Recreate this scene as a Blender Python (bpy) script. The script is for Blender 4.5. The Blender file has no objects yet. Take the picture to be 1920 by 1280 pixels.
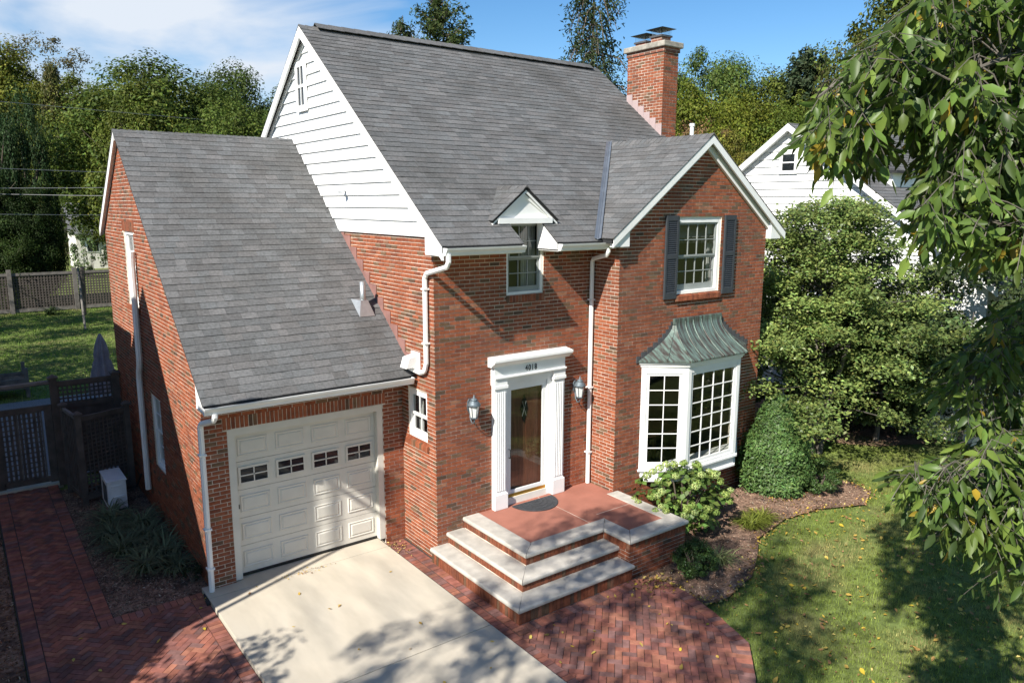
import bpy, bmesh, math, random
import numpy as np
from mathutils import Vector, Matrix, noise as mnoise
from mathutils.geometry import tessellate_polygon

# ---------------------------------------------------------------- camera, sky, sun, exposure
sc = bpy.context.scene
col = sc.collection
CAM = np.array((-2.828, -10.529, 5.974)); YAW, PITCH, ROLL, FPX = -36.72, -10.264, 0.181, 1414.543
def cam_axes():
    a, b, c = (math.radians(v) for v in (YAW, PITCH, ROLL))
    f = np.array((-math.sin(a)*math.cos(b), math.cos(a)*math.cos(b), math.sin(b)))
    r = np.array((math.cos(a), math.sin(a), 0.0)); u = np.cross(r, f)
    return r*math.cos(c)+u*math.sin(c), -r*math.sin(c)+u*math.cos(c), f
CR, CU, CF = cam_axes()
def ray(px, py):
    d = CF + (px-960)/FPX*CR - (py-640)/FPX*CU
    return d
def at(px, py, dist):                       # point seen at a pixel at a given forward distance
    return CAM + ray(px, py)*dist
def on(px, py, ax, val):                    # point seen at a pixel on an axis-aligned plane
    d = ray(px, py); i = 'XYZ'.index(ax)
    return CAM + d*((val-CAM[i])/d[i])
cd = bpy.data.cameras.new('camera'); cam = bpy.data.objects.new('camera', cd); col.objects.link(cam)
M = Matrix(((CR[0], CU[0], -CF[0], CAM[0]), (CR[1], CU[1], -CF[1], CAM[1]), (CR[2], CU[2], -CF[2], CAM[2]), (0, 0, 0, 1)))
cam.matrix_world = M
cd.sensor_fit = 'HORIZONTAL'; cd.sensor_width = 36.0; cd.lens = FPX/1920*36.0
cd.clip_start = 0.1; cd.clip_end = 3000
sc.camera = cam

SUND = np.array((1.0, 0.38, -0.89)); SUND /= np.linalg.norm(SUND)          # direction light travels
S_EL = math.asin(-SUND[2]); S_AZ = math.atan2(-SUND[0], -SUND[1])           # azimuth clockwise from +Y
world = bpy.data.worlds.new('World'); sc.world = world; world.use_nodes = True
wn = world.node_tree; wn.nodes.clear()
def N(t, kind, **kw):
    n = t.nodes.new(kind)
    for k, v in kw.items(): setattr(n, k, v)
    return n
def ramp(t, pts):
    r = N(t, 'ShaderNodeValToRGB'); e = r.color_ramp.elements
    while len(e) < len(pts): e.new(0.5)
    for i, (p, c) in enumerate(pts):
        e[i].position = p; e[i].color = (*c, 1) if len(c) == 3 else c
    return r
SKY_STRENGTH = 0.082
sky = N(wn, 'ShaderNodeTexSky', sky_type='NISHITA', sun_disc=False, sun_elevation=S_EL, sun_rotation=S_AZ,
        altitude=200.0, air_density=1.0, dust_density=0.0, ozone_density=3.0)
hs = N(wn, 'ShaderNodeHueSaturation'); hs.inputs['Saturation'].default_value = 1.25
tc = N(wn, 'ShaderNodeTexCoord'); L = wn.links.new
def vdot(vec):
    n = N(wn, 'ShaderNodeVectorMath', operation='DOT_PRODUCT'); n.inputs[1].default_value = vec; L(tc.outputs['Generated'], n.inputs[0]); return n.outputs['Value']
def wmath(op, a, b=0.0, c=None):
    n = N(wn, 'ShaderNodeMath', operation=op)
    for k, v in enumerate((a, b, c)):
        if v is None: continue
        if hasattr(v, 'links'): L(v, n.inputs[k])
        else: n.inputs[k].default_value = v
    return n.outputs[0]
# a thin fair-weather cloud bank low in the northern sky, broken up by noise, and faint wisps over the rest of the sky
cdir = ray(180, 20); cdir = cdir/np.linalg.norm(cdir); hr = (CR[0], CR[1], 0.0)
du = wmath('DIVIDE', wmath('SUBTRACT', vdot(hr), float(cdir@np.array(hr))), 0.34); dv0 = wmath('SUBTRACT', vdot((0, 0, 1)), float(cdir[2])); dv = wmath('DIVIDE', wmath('ADD', dv0, wmath('MULTIPLY', du, 0.018)), 0.105)
dist2 = wmath('ADD', wmath('MULTIPLY', du, du), wmath('MULTIPLY', dv, dv)); front = wmath('GREATER_THAN', vdot(tuple(CF)), 0.0)
bank = wmath('MULTIPLY', wmath('MAXIMUM', wmath('SUBTRACT', 1.0, dist2), -1.0), front)
mp = N(wn, 'ShaderNodeMapping'); mp.inputs['Scale'].default_value = (1.0, 1.0, 3.0); mp.inputs['Location'].default_value = (0.45, 0.3, 0.0)
nz = N(wn, 'ShaderNodeTexNoise'); nz.inputs['Scale'].default_value = 3.2; nz.inputs['Detail'].default_value = 8.0; nz.inputs['Roughness'].default_value = 0.5; nz.inputs['Distortion'].default_value = 0.6
L(tc.outputs['Generated'], mp.inputs[0]); L(mp.outputs[0], nz.inputs['Vector'])
dens = wmath('ADD', nz.outputs[0], wmath('MULTIPLY', bank, 0.20))
cr = ramp(wn, [(0.50, (0, 0, 0)), (0.74, (1, 1, 1))]); L(dens, cr.inputs[0])
mixc = N(wn, 'ShaderNodeMix', data_type='RGBA'); mixc.inputs[7].default_value = (5.4, 5.9, 6.6, 1)
bg = N(wn, 'ShaderNodeBackground'); bg.inputs[1].default_value = SKY_STRENGTH
wo = N(wn, 'ShaderNodeOutputWorld')
L(cr.outputs[0], mixc.inputs[0]); L(sky.outputs[0], hs.inputs['Color']); L(hs.outputs[0], mixc.inputs[6]); L(mixc.outputs[2], bg.inputs[0]); L(bg.outputs[0], wo.inputs[0])
sd = bpy.data.lights.new('sun', 'SUN'); sd.energy = 5.0; sd.angle = math.radians(0.53); sd.color = (1.0, 0.95, 0.87)
sun = bpy.data.objects.new('sun', sd); col.objects.link(sun)
sun.rotation_euler = Vector(SUND).to_track_quat('-Z', 'Y').to_euler(); sun.location = (-20, -10, 30)
vs = sc.view_settings; vs.view_transform = 'Standard'; vs.look = 'None'; vs.exposure = 0.82; vs.gamma = 1.0; vs.use_curve_mapping = False
sc.cycles.max_bounces = 8; sc.cycles.transparent_max_bounces = 12; sc.cycles.caustics_reflective = False; sc.cycles.caustics_refractive = False

# ---------------------------------------------------------------- materials
MATS = {}
def material(name, base=(0.5, 0.5, 0.5), rough=0.7, attr=None, var=0.0, nscale=8.0, bump=0.0, bscale=60.0, spec=0.5, metal=0.0,
             second=None, sscale=2.0, spos=(0.45, 0.6), trans=0.0, stretch=None, detail=5.0, coat=0.0):
    m = bpy.data.materials.new(name); m.use_nodes = True; t = m.node_tree
    p = t.nodes['Principled BSDF']; l = t.links.new
    p.inputs['Roughness'].default_value = rough; p.inputs['Metallic'].default_value = metal
    p.inputs['Specular IOR Level'].default_value = spec
    if coat: p.inputs['Coat Weight'].default_value = coat
    tcn = N(t, 'ShaderNodeTexCoord'); vec = tcn.outputs['Object']
    geo = N(t, 'ShaderNodeNewGeometry'); vec = geo.outputs['Position']
    if stretch:
        mpn = N(t, 'ShaderNodeMapping'); mpn.inputs['Scale'].default_value = stretch; l(vec, mpn.inputs[0]); vec = mpn.outputs[0]
    if attr:
        a = N(t, 'ShaderNodeAttribute'); a.attribute_name = attr; c = a.outputs['Color']
    else:
        rgb = N(t, 'ShaderNodeRGB'); rgb.outputs[0].default_value = (*base, 1); c = rgb.outputs[0]
    if second:
        n2 = N(t, 'ShaderNodeTexNoise'); n2.inputs['Scale'].default_value = sscale; n2.inputs['Detail'].default_value = detail; l(vec, n2.inputs['Vector'])
        r2 = ramp(t, [(spos[0], (0, 0, 0)), (spos[1], (1, 1, 1))]); l(n2.outputs[0], r2.inputs[0])
        mx = N(t, 'ShaderNodeMix', data_type='RGBA'); l(r2.outputs[0], mx.inputs[0]); l(c, mx.inputs[6]); mx.inputs[7].default_value = (*second, 1); c = mx.outputs[2]
    if var:
        n1 = N(t, 'ShaderNodeTexNoise'); n1.inputs['Scale'].default_value = nscale; n1.inputs['Detail'].default_value = 6; l(vec, n1.inputs['Vector'])
        r1 = ramp(t, [(0.3, (1-var,)*3), (0.7, (1+var,)*3)]); l(n1.outputs[0], r1.inputs[0])
        mx = N(t, 'ShaderNodeMix', data_type='RGBA', blend_type='MULTIPLY'); mx.inputs[0].default_value = 1; l(c, mx.inputs[6]); l(r1.outputs[0], mx.inputs[7]); c = mx.outputs[2]
    l(c, p.inputs['Base Color'])
    if bump:
        nb = N(t, 'ShaderNodeTexNoise'); nb.inputs['Scale'].default_value = bscale; nb.inputs['Detail'].default_value = 4; l(vec, nb.inputs['Vector'])
        b = N(t, 'ShaderNodeBump'); b.inputs['Strength'].default_value = bump; b.inputs['Distance'].default_value = 0.01; l(nb.outputs[0], b.inputs['Height']); l(b.outputs[0], p.inputs['Normal'])
    if trans:
        tr = N(t, 'ShaderNodeBsdfTranslucent'); l(c, tr.inputs[0]); ms = N(t, 'ShaderNodeMixShader'); ms.inputs[0].default_value = trans
        out = t.nodes['Material Output']; l(p.outputs[0], ms.inputs[1]); l(tr.outputs[0], ms.inputs[2]); l(ms.outputs[0], out.inputs[0])
    MATS[name] = m
    return m
material('brick', attr='col', rough=0.85, var=0.22, nscale=14, bump=0.35, bscale=90, spec=0.25, second=(0.13, 0.06, 0.04), sscale=0.8, spos=(0.48, 0.95))
material('paver', attr='col', rough=0.9, var=0.25, nscale=9, bump=0.4, bscale=70, spec=0.2, second=(0.05, 0.035, 0.035), sscale=1.1, spos=(0.5, 0.85))
material('mortar', (0.62, 0.54, 0.45), 0.95, var=0.4, nscale=2.5, bump=0.3, bscale=120, spec=0.1)
material('paver_joint', (0.05, 0.04, 0.035), 0.95, var=0.3, nscale=20)
material('shingle', attr='col', rough=0.92, var=0.22, nscale=25, bump=0.5, bscale=160, spec=0.2, second=(0.070, 0.068, 0.064), sscale=0.8, spos=(0.46, 0.85))
material('roof_deck', (0.02, 0.02, 0.021), 0.95)
material('white', (0.80, 0.80, 0.78), 0.45, var=0.05, nscale=3, spec=0.4)
material('siding', (0.78, 0.78, 0.765), 0.5, var=0.07, nscale=2.5, spec=0.35, bump=0.05, bscale=30)
material('sash_grey', (0.26, 0.28, 0.27), 0.5, var=0.1, nscale=3)
material('trim_grey', (0.42, 0.46, 0.45), 0.55, var=0.08, nscale=3)
material('cream', (0.72, 0.69, 0.62), 0.5, var=0.06, nscale=5, spec=0.4)
material('garage_paint', (0.60, 0.575, 0.51), 0.45, var=0.05, nscale=4, spec=0.4)
material('concrete', (0.50, 0.445, 0.355), 0.9, var=0.14, nscale=1.6, bump=0.25, bscale=140, second=(0.36, 0.33, 0.275), sscale=0.9, spos=(0.44, 0.80), spec=0.2, stretch=(1.6, .5, 1), detail=9)
material('limestone', (0.45, 0.42, 0.37), 0.85, var=0.16, nscale=5, bump=0.25, bscale=110, second=(0.30, 0.28, 0.25), sscale=2.2, spos=(0.5, 0.8), spec=0.2)
material('red_slab', (0.33, 0.135, 0.095), 0.8, var=0.12, nscale=3, bump=0.15, bscale=120, spec=0.25)
material('cap_stone', (0.30, 0.275, 0.23), 0.9, var=0.3, nscale=9, bump=0.6, bscale=60)
material('flash_mauve', (0.27, 0.14, 0.12), 0.55, var=0.2, nscale=4)
material('flash_pink', (0.40, 0.31, 0.30), 0.5, var=0.1, nscale=4)
material('galvanised', (0.45, 0.47, 0.48), 0.4, metal=0.7, var=0.15, nscale=6)
material('valley_metal', (0.20, 0.225, 0.26), 0.4, metal=0.5, var=0.15, nscale=4)
material('lead_dark', (0.07, 0.07, 0.075), 0.6, var=0.2, nscale=8)
material('verdigris', (0.145, 0.210, 0.180), 0.5, metal=0.25, second=(0.060, 0.048, 0.042), sscale=2.6, spos=(0.37, 0.62), var=0.25, nscale=12, stretch=(9.0, 1.4, 0.8), detail=8)
material('shutter', (0.044, 0.050, 0.057), 0.6, var=0.1, spec=0.2)
material('lantern_metal', (0.12, 0.15, 0.17), 0.5, var=0.3, nscale=30, metal=0.3)
material('frosted', (0.62, 0.64, 0.62), 0.25, spec=0.6)
material('dark_glass', (0.012, 0.014, 0.017), 0.03, spec=0.6, var=0.0, bump=0.015, bscale=3)
material('brass', (0.65, 0.42, 0.10), 0.3, metal=0.9)
material('door_wood', (0.13, 0.05, 0.028), 0.4, var=0.35, nscale=3, stretch=(9, 1, 0.8))
material('black', (0.015, 0.015, 0.015), 0.6)
material('rubber', (0.035, 0.037, 0.042), 0.85, var=0.3, nscale=20, bump=0.6, bscale=50)
material('fence_wood', (0.085, 0.07, 0.06), 0.85, var=0.3, nscale=5, bump=0.3, bscale=40)
material('fence_wood_grey', (0.16, 0.145, 0.13), 0.85, var=0.3, nscale=5, bump=0.3, bscale=40)
material('unit_white', (0.74, 0.76, 0.78), 0.5, var=0.08, nscale=6)
material('umbrella', (0.28, 0.25, 0.27), 0.9, var=0.15, nscale=5)
material('bark', (0.11, 0.085, 0.065), 0.95, var=0.4, nscale=7, bump=0.8, bscale=25, stretch=(1, 1, 0.3))
material('bark_grey', (0.10, 0.088, 0.072), 0.95, var=0.4, nscale=7, bump=0.8, bscale=25, stretch=(1, 1, 0.3))
material('leaf', attr='col', rough=0.6, trans=0.38, spec=0.2)
material('leaf_gloss', attr='col', rough=0.42, trans=0.35, spec=0.3)
material('grass_blade', attr='col', rough=0.6, trans=0.3, spec=0.25)
material('dry_leaf', attr='col', rough=0.7, trans=0.2, spec=0.2)
material('chips', attr='col', rough=0.95, spec=0.1)
material('mulch', (0.24, 0.155, 0.11), 1.0, var=0.5, nscale=14, bump=1.0, bscale=55, second=(0.13, 0.085, 0.065), sscale=3, spec=0.05)
material('lawn', (0.13, 0.165, 0.05), 1.0, var=0.45, nscale=6, bump=1.0, bscale=45, second=(0.16, 0.15, 0.065), sscale=0.8, spos=(0.5, 0.75), spec=0.05)
material('gravel', (0.20, 0.19, 0.20), 0.95, var=0.5, nscale=40, bump=1.0, bscale=40)
material('wire', (0.25, 0.25, 0.25), 0.6)
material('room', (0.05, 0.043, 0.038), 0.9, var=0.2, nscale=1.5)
material('cloth_curtain', (0.42, 0.42, 0.41), 0.9, var=0.3, nscale=14, stretch=(1, 14, 0.2))
def glass(name, base):
  global m, t
  # clear glass
  m = bpy.data.materials.new(name); m.use_nodes = True; t = m.node_tree; t.nodes.clear()
  tr = N(t, 'ShaderNodeBsdfTransparent'); tr.inputs[0].default_value = (0.86, 0.88, 0.86, 1); gl = N(t, 'ShaderNodeBsdfGlossy'); gl.inputs['Roughness'].default_value = 0.02
  lw = N(t, 'ShaderNodeLayerWeight'); lw.inputs[0].default_value = 0.5; pw = N(t, 'ShaderNodeMath', operation='POWER'); pw.inputs[1].default_value = 3.0; ma = N(t, 'ShaderNodeMath', operation='MULTIPLY_ADD'); ma.inputs[1].default_value = 0.7; ma.inputs[2].default_value = base
  ms = N(t, 'ShaderNodeMixShader'); o = N(t, 'ShaderNodeOutputMaterial')
  t.links.new(lw.outputs['Facing'], pw.inputs[0]); t.links.new(pw.outputs[0], ma.inputs[0]); t.links.new(ma.outputs[0], ms.inputs[0]); t.links.new(tr.outputs[0], ms.inputs[1]); t.links.new(gl.outputs[0], ms.inputs[2]); t.links.new(ms.outputs[0], o.inputs[0])
  MATS[name] = m
glass('clear_glass', 0.10); glass('window_glass', 0.07)
# brick pattern for the walls that face away
def brick_pattern(name, scale=1.0):
    m = bpy.data.materials.new(name); m.use_nodes = True; t = m.node_tree; p = t.nodes['Principled BSDF']; p.inputs['Roughness'].default_value = 0.9
    g = N(t, 'ShaderNodeNewGeometry'); sx = N(t, 'ShaderNodeSeparateXYZ'); ad = N(t, 'ShaderNodeMath', operation='ADD'); cx = N(t, 'ShaderNodeCombineXYZ')
    t.links.new(g.outputs['Position'], sx.inputs[0]); t.links.new(sx.outputs[0], ad.inputs[0]); t.links.new(sx.outputs[1], ad.inputs[1])
    t.links.new(ad.outputs[0], cx.inputs[0]); t.links.new(sx.outputs[2], cx.inputs[1])
    b = N(t, 'ShaderNodeTexBrick'); b.inputs['Scale'].default_value = 1.0; b.inputs['Brick Width'].default_value = 0.203; b.inputs['Row Height'].default_value = 0.0677; b.inputs['Mortar Size'].default_value = 0.005
    b.inputs['Color1'].default_value = (0.26, 0.085, 0.05, 1); b.inputs['Color2'].default_value = (0.15, 0.07, 0.045, 1); b.inputs['Mortar'].default_value = (0.44, 0.38, 0.31, 1)
    t.links.new(cx.outputs[0], b.inputs[0]); t.links.new(b.outputs[0], p.inputs['Base Color']); MATS[name] = m
brick_pattern('brick_far')

# ---------------------------------------------------------------- mesh helpers
RNG = random.Random(7); NR = np.random.default_rng(11)
class MB:
    def __init__(s): s.v = []; s.f = []; s.c = []
    def poly(s, pts, c=None):
        b = len(s.v); s.v += [tuple(map(float, p)) for p in pts]; s.f.append(tuple(range(b, b+len(pts)))); s.c.append(c); return s
    def box(s, x0, x1, y0, y1, z0, z1, c=None):
        b = len(s.v)
        s.v += [(x0, y0, z0), (x1, y0, z0), (x1, y1, z0), (x0, y1, z0), (x0, y0, z1), (x1, y0, z1), (x1, y1, z1), (x0, y1, z1)]
        for q in ((0, 3, 2, 1), (4, 5, 6, 7), (0, 1, 5, 4), (1, 2, 6, 5), (2, 3, 7, 6), (3, 0, 4, 7)):
            s.f.append(tuple(b+i for i in q)); s.c.append(c)
        return s
    def prism(s, poly, ext, c=None):           # poly: 3D points, ext: extrusion vector
        b = len(s.v); n = len(poly); e = np.array(ext, float)
        s.v += [tuple(map(float, p)) for p in poly] + [tuple(np.array(p, float)+e) for p in poly]
        s.f.append(tuple(b+i for i in reversed(range(n)))); s.f.append(tuple(b+n+i for i in range(n))); s.c += [c, c]
        for i in range(n):
            j = (i+1) % n; s.f.append((b+i, b+j, b+n+j, b+n+i)); s.c.append(c)
        return s
    def tube(s, path, r, n=8, c=None, caps=True, squash=None):
        P = [np.array(p, float) for p in path]; R_ = r if isinstance(r, (list, tuple)) else [r]*len(P)
        b = len(s.v); up = None
        for i, p in enumerate(P):
            d = P[min(i+1, len(P)-1)]-P[max(i-1, 0)]; d = d/(np.linalg.norm(d)+1e-9)
            if up is None:
                up = np.array((0, 0, 1.0)) if abs(d[2]) < 0.9 else np.array((1.0, 0, 0))
            a = np.cross(d, up); a /= np.linalg.norm(a)+1e-9; up = np.cross(a, d)
            for k in range(n):
                t_ = 2*math.pi*(k+0.5)/n
                q = p + R_[i]*(math.cos(t_)*a + math.sin(t_)*up)
                s.v.append(tuple(q))
        for i in range(len(P)-1):
            for k in range(n):
                k2 = (k+1) % n
                s.f.append((b+i*n+k, b+i*n+k2, b+(i+1)*n+k2, b+(i+1)*n+k)); s.c.append(c)
        if caps:
            s.f.append(tuple(b+k for k in reversed(range(n)))); s.f.append(tuple(b+(len(P)-1)*n+k for k in range(n))); s.c += [c, c]
        return s
    def lathe(s, prof, cx, cy, n=12, c=None):  # prof: (r,z)
        b = len(s.v)
        for r_, z_ in prof:
            for k in range(n):
                a = 2*math.pi*(k+0.5)/n; s.v.append((cx+r_*math.cos(a), cy+r_*math.sin(a), z_))
        for i in range(len(prof)-1):
            for k in range(n):
                k2 = (k+1) % n; s.f.append((b+i*n+k, b+i*n+k2, b+(i+1)*n+k2, b+(i+1)*n+k)); s.c.append(c)
        s.f.append(tuple(b+k for k in reversed(range(n)))); s.f.append(tuple(b+(len(prof)-1)*n+k for k in range(n))); s.c += [c, c]
        return s
    def grid(s, P):                            # P[i][j] points
        b = len(s.v); h = len(P); w = len(P[0])
        for row in P: s.v += [tuple(map(float, p)) for p in row]
        for i in range(h-1):
            for j in range(w-1):
                s.f.append((b+i*w+j, b+i*w+j+1, b+(i+1)*w+j+1, b+(i+1)*w+j)); s.c.append(None)
        return s
    def build(s, name, mat, parent=None, smooth=False, bevel=0.0, kind=None, **tags):
        me = bpy.data.meshes.new(name); me.from_pydata(s.v, [], s.f)
        if any(c is not None for c in s.c):
            at_ = me.color_attributes.new('col', 'FLOAT_COLOR', 'CORNER')
            out = []
            for f, c in zip(s.f, s.c): out += list((*(c or (0.3, 0.3, 0.3)), 1.0))*len(f)
            at_.data.foreach_set('color', out)
        if bevel:
            bm = bmesh.new(); bm.from_mesh(me); bmesh.ops.remove_doubles(bm, verts=bm.verts, dist=1e-5)
            bmesh.ops.bevel(bm, geom=[e for e in bm.edges if len(e.link_faces) == 2 and e.calc_face_angle(0) > 0.5], offset=bevel, segments=2, affect='EDGES', profile=0.5)
            bm.to_mesh(me); bm.free()
        me.materials.append(MATS[mat])
        if smooth: me.polygons.foreach_set('use_smooth', [True]*len(me.polygons))
        return obj(name, me, parent, kind, **tags)
def obj(name, me, parent=None, kind=None, label=None, category=None, group=None, loc=None, rotz=0.0):
    o = bpy.data.objects.new(name, me); col.objects.link(o)
    if parent is not None: o.parent = parent
    if loc is not None: o.location = loc
    if rotz: o.rotation_euler = (0, 0, rotz)
    if kind: o['kind'] = kind
    if label: o['label'] = label
    if category: o['category'] = category
    if group: o['group'] = group
    return o
def thing(name, label, category, loc=(0, 0, 0), group=None, rotz=0.0):
    return obj(name, None, None, None, label, category, group, loc, rotz)
def box(name, mat, parent, x0, x1, y0, y1, z0, z1, bevel=0.0, **k): return MB().box(x0, x1, y0, y1, z0, z1).build(name, mat, parent, bevel=bevel, **k)

def clip(poly, conv):                         # Sutherland-Hodgman, conv counter-clockwise
    out = poly
    for i in range(len(conv)):
        a = conv[i]; b = conv[(i+1) % len(conv)]
        if not out: return out
        inp, out = out, []
        def side(p): return (b[0]-a[0])*(p[1]-a[1])-(b[1]-a[1])*(p[0]-a[0])
        for j in range(len(inp)):
            p, q = inp[j], inp[(j+1) % len(inp)]; sp, sq = side(p), side(q)
            if sp >= 0: out.append(p)
            if (sp >= 0) != (sq >= 0):
                t_ = sp/(sp-sq); out.append((p[0]+t_*(q[0]-p[0]), p[1]+t_*(q[1]-p[1])))
    return out
def ccw(poly):
    a = sum(poly[i][0]*poly[(i+1) % len(poly)][1]-poly[(i+1) % len(poly)][0]*poly[i][1] for i in range(len(poly)))
    return poly if a > 0 else poly[::-1]
def parea(poly): return abs(sum(poly[i][0]*poly[(i+1) % len(poly)][1]-poly[(i+1) % len(poly)][0]*poly[i][1] for i in range(len(poly))))/2

class Pieces:
    """Many alike pieces: the ones that show largest become objects of their own, the rest one part per parent."""
    def __init__(s, name, mat, rest, limit=290, smooth=False): s.smooth = smooth; s.name, s.mat, s.rest, s.limit, s.items = name, mat, rest, limit, []
    def add(s, verts, faces, color, parent, top=(0, 1, 2, 3), weight=1.0):
        V_ = np.array(verts, float); c = V_.mean(0); d = c-CAM; k = d@CF
        score = 0.0
        if k > 0.5:
            x = 960+FPX*(d@CR)/k; y = 640-FPX*(d@CU)/k
            if 0 < x < 1920 and 0 < y < 1280:
                p = (V_-CAM); kk = p@CF; uv = np.stack(((p@CR)/kk, (p@CU)/kk), 1)[list(top)]
                score = parea([tuple(q) for q in uv])*weight
        s.items.append((score, V_, faces, color, parent))
    def finish(s):
        order = sorted(range(len(s.items)), key=lambda i: -s.items[i][0])
        pick = set(order[:s.limit]); rest = {}
        for i, (sc_, V_, F_, c_, par) in enumerate(s.items):
            if i in pick and sc_ > 0:
                o_ = V_.mean(0); mb = MB(); mb.v = [tuple(p) for p in V_-o_]; mb.f = list(F_); mb.c = [c_]*len(F_)
                ob = mb.build(s.name, s.mat, par, smooth=s.smooth); ob.location = o_
            else:
                mb = rest.setdefault(par.name, (par, MB()))[1]; b = len(mb.v)
                mb.v += [tuple(p) for p in V_]; mb.f += [tuple(b+q for q in f) for f in F_]; mb.c += [c_]*len(F_)
        for par, mb in rest.values(): mb.build(s.rest, s.mat, par, kind='stuff', smooth=s.smooth)
BRICKS = Pieces('brick', 'brick', 'brickwork')
SHINGLES = Pieces('shingle', 'shingle', 'shingle_courses')
PAVERS = Pieces('paver', 'paver', 'paver_field')

def brick_colour():
    r = RNG.random(); j = RNG.uniform(0.86, 1.14)
    if r < 0.50: c = (0.285, 0.092, 0.044)
    elif r < 0.72: c = (0.320, 0.112, 0.056)
    elif r < 0.83: c = (0.225, 0.076, 0.042)
    elif r < 0.94: c = (0.170, 0.106, 0.062)
    elif r < 0.97: c = (0.115, 0.076, 0.050)
    else: c = (0.30, 0.150, 0.090)
    return (c[0]*j*.88, c[1]*j*.81, c[2]*j*.78)
COURSE, BLEN, JOINT = 0.0677, 0.2032, 0.0135
def loft_piece(pieces, poly, place, depth, colour, parent, inset=0.0, weight=1.0):
    """poly in (u,v), front at offset 0, sides going back by depth."""
    n = len(poly); jit = RNG.uniform(-0.0025, 0.0010)
    V_ = [place(u, v, jit) for u, v in poly]+[place(u, v, -depth) for u, v in poly]
    F_ = [tuple(range(n))]+[(i+n, (i+1) % n+n, (i+1) % n, i) for i in range(n)]
    pieces.add(V_, F_, colour, parent, top=range(n), weight=weight)
def brick_face(parent, place, polys, holes=(), shift=0.0, z0=-0.2, z1=8.0, soldier=(), weight=1.0, vertical=False):
    """Running-bond bricks; place(u,z,n)->xyz; polys: convex wall pieces in (u,z); holes: rectangles; soldier: rows of upright bricks."""
    polys = [ccw(p) for p in polys]; u_lo = min(p[0] for q in polys for p in q); u_hi = max(p[0] for q in polys for p in q)
    k0 = math.floor(z0/COURSE); k1 = math.ceil(z1/COURSE); J = JOINT/2
    for k in range(k0, k1):
        za, zb = k*COURSE+J, (k+1)*COURSE-J; zm = (za+zb)/2
        u = u_lo - (BLEN/2 if k % 2 else 0) - shift
        while u < u_hi:
            a, b = u+J, u+BLEN-J; u += BLEN
            segs = [(a, b)]
            for (h0, h1, g0, g1) in tuple(holes)+tuple(soldier):
                if g0 < zm < g1:
                    ns = []
                    for p, q in segs:
                        if q <= h0 or p >= h1: ns.append((p, q)); continue
                        if p < h0: ns.append((p, h0))
                        if q > h1: ns.append((h1, q))
                    segs = ns
            cc = brick_colour()
            for p, q in segs:
                if q-p < 0.02: continue
                for cv in polys:
                    w = clip([(p, za), (q, za), (q, zb), (p, zb)], cv)
                    if len(w) >= 3 and parea(w) > 0.0006: loft_piece(BRICKS, w, place, 0.011, cc, parent, weight=weight)
    for (h0, h1, g0, g1) in soldier:
        n = max(1, round((h1-h0)/COURSE)); w = (h1-h0)/n
        for i in range(n):
            loft_piece(BRICKS, [(h0+i*w+J, g0+J), (h0+(i+1)*w-J, g0+J), (h0+(i+1)*w-J, g1-J), (h0+i*w+J, g1-J)], place, 0.011, brick_colour(), parent, weight=weight)
def wall_sheet(parent, place, outer, holes, mat='mortar', depth=0.14, name='wall', back=-0.0085):
    """mortar sheet with openings and their reveals"""
    lst = [[Vector((u, v, 0)) for u, v in ccw(outer)]]
    for h0, h1, g0, g1 in holes: lst.append([Vector((h0, g0, 0)), Vector((h0, g1, 0)), Vector((h1, g1, 0)), Vector((h1, g0, 0))])
    flat = [p for q in lst for p in q]; mb = MB(); mb.v = [tuple(place(p.x, p.y, back)) for p in flat]
    for t_ in tessellate_polygon(lst): mb.f.append(tuple(t_)); mb.c.append(None)
    for h0, h1, g0, g1 in holes:
        r = [(h0, g0), (h1, g0), (h1, g1), (h0, g1)]
        for i in range(4):
            a, b = r[i], r[(i+1) % 4]
            mb.poly([place(*a, back), place(*b, back), place(*b, -depth), place(*a, -depth)])
    return mb.build(name, mat, parent)

def shingle_colour():
    g = RNG.choice((0.106, 0.114, 0.122, 0.131, 0.142)) * RNG.uniform(0.96, 1.04); h_ = RNG.uniform(-.03, .03); return (g*(1+h_), g*1.0, g*(1.0-h_*.5))
EXPO = 0.147
def shingle_slope(roof, O, U, S, polys, tab=(0.16, 0.36), weight=1.0, phase=0.0):
    """O eave origin, U unit vector along the eave, S unit vector up the slope; polys in (u,s)."""
    O, U, S = (np.array(v, float) for v in (O, U, S)); Nn = np.cross(U, S); Nn /= np.linalg.norm(Nn)
    if Nn[2] < 0: Nn = -Nn
    polys = [ccw(p) for p in polys]; lo = min(p[0] for q in polys for p in q); hi = max(p[0] for q in polys for p in q); sm = max(p[1] for q in polys for p in q)
    k = 0; s0 = -phase
    while s0 < sm:
        u = lo - RNG.uniform(0, 0.3)
        wob = RNG.uniform(-0.004, 0.004)
        while u < hi:
            w = RNG.uniform(*tab); a, b = u+0.0012, u+w-0.0012; u += w; c = shingle_colour()
            dz = RNG.choice((0.0, 0.0, 0.003)); low = s0+wob+RNG.uniform(-0.003, 0.003)
            for cv in polys:
                q = clip([(a, low), (b, low), (b, s0+EXPO+0.012), (a, s0+EXPO+0.012)], cv)
                if len(q) < 3 or parea(q) < 0.0008: continue
                n = len(q)
                hh = lambda v: 0.0135+dz-0.0095*(v-s0)/EXPO
                V_ = [O+U*p+S*v+Nn*hh(v) for p, v in q]+[O+U*p+S*v+Nn*(-0.002) for p, v in q]
                F_ = [tuple(range(n))]+[(i+n, (i+1) % n+n, (i+1) % n, i) for i in range(n)]
                SHINGLES.add(V_, F_, c, roof, top=range(n), weight=weight)
        s0 += EXPO; k += 1
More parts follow.
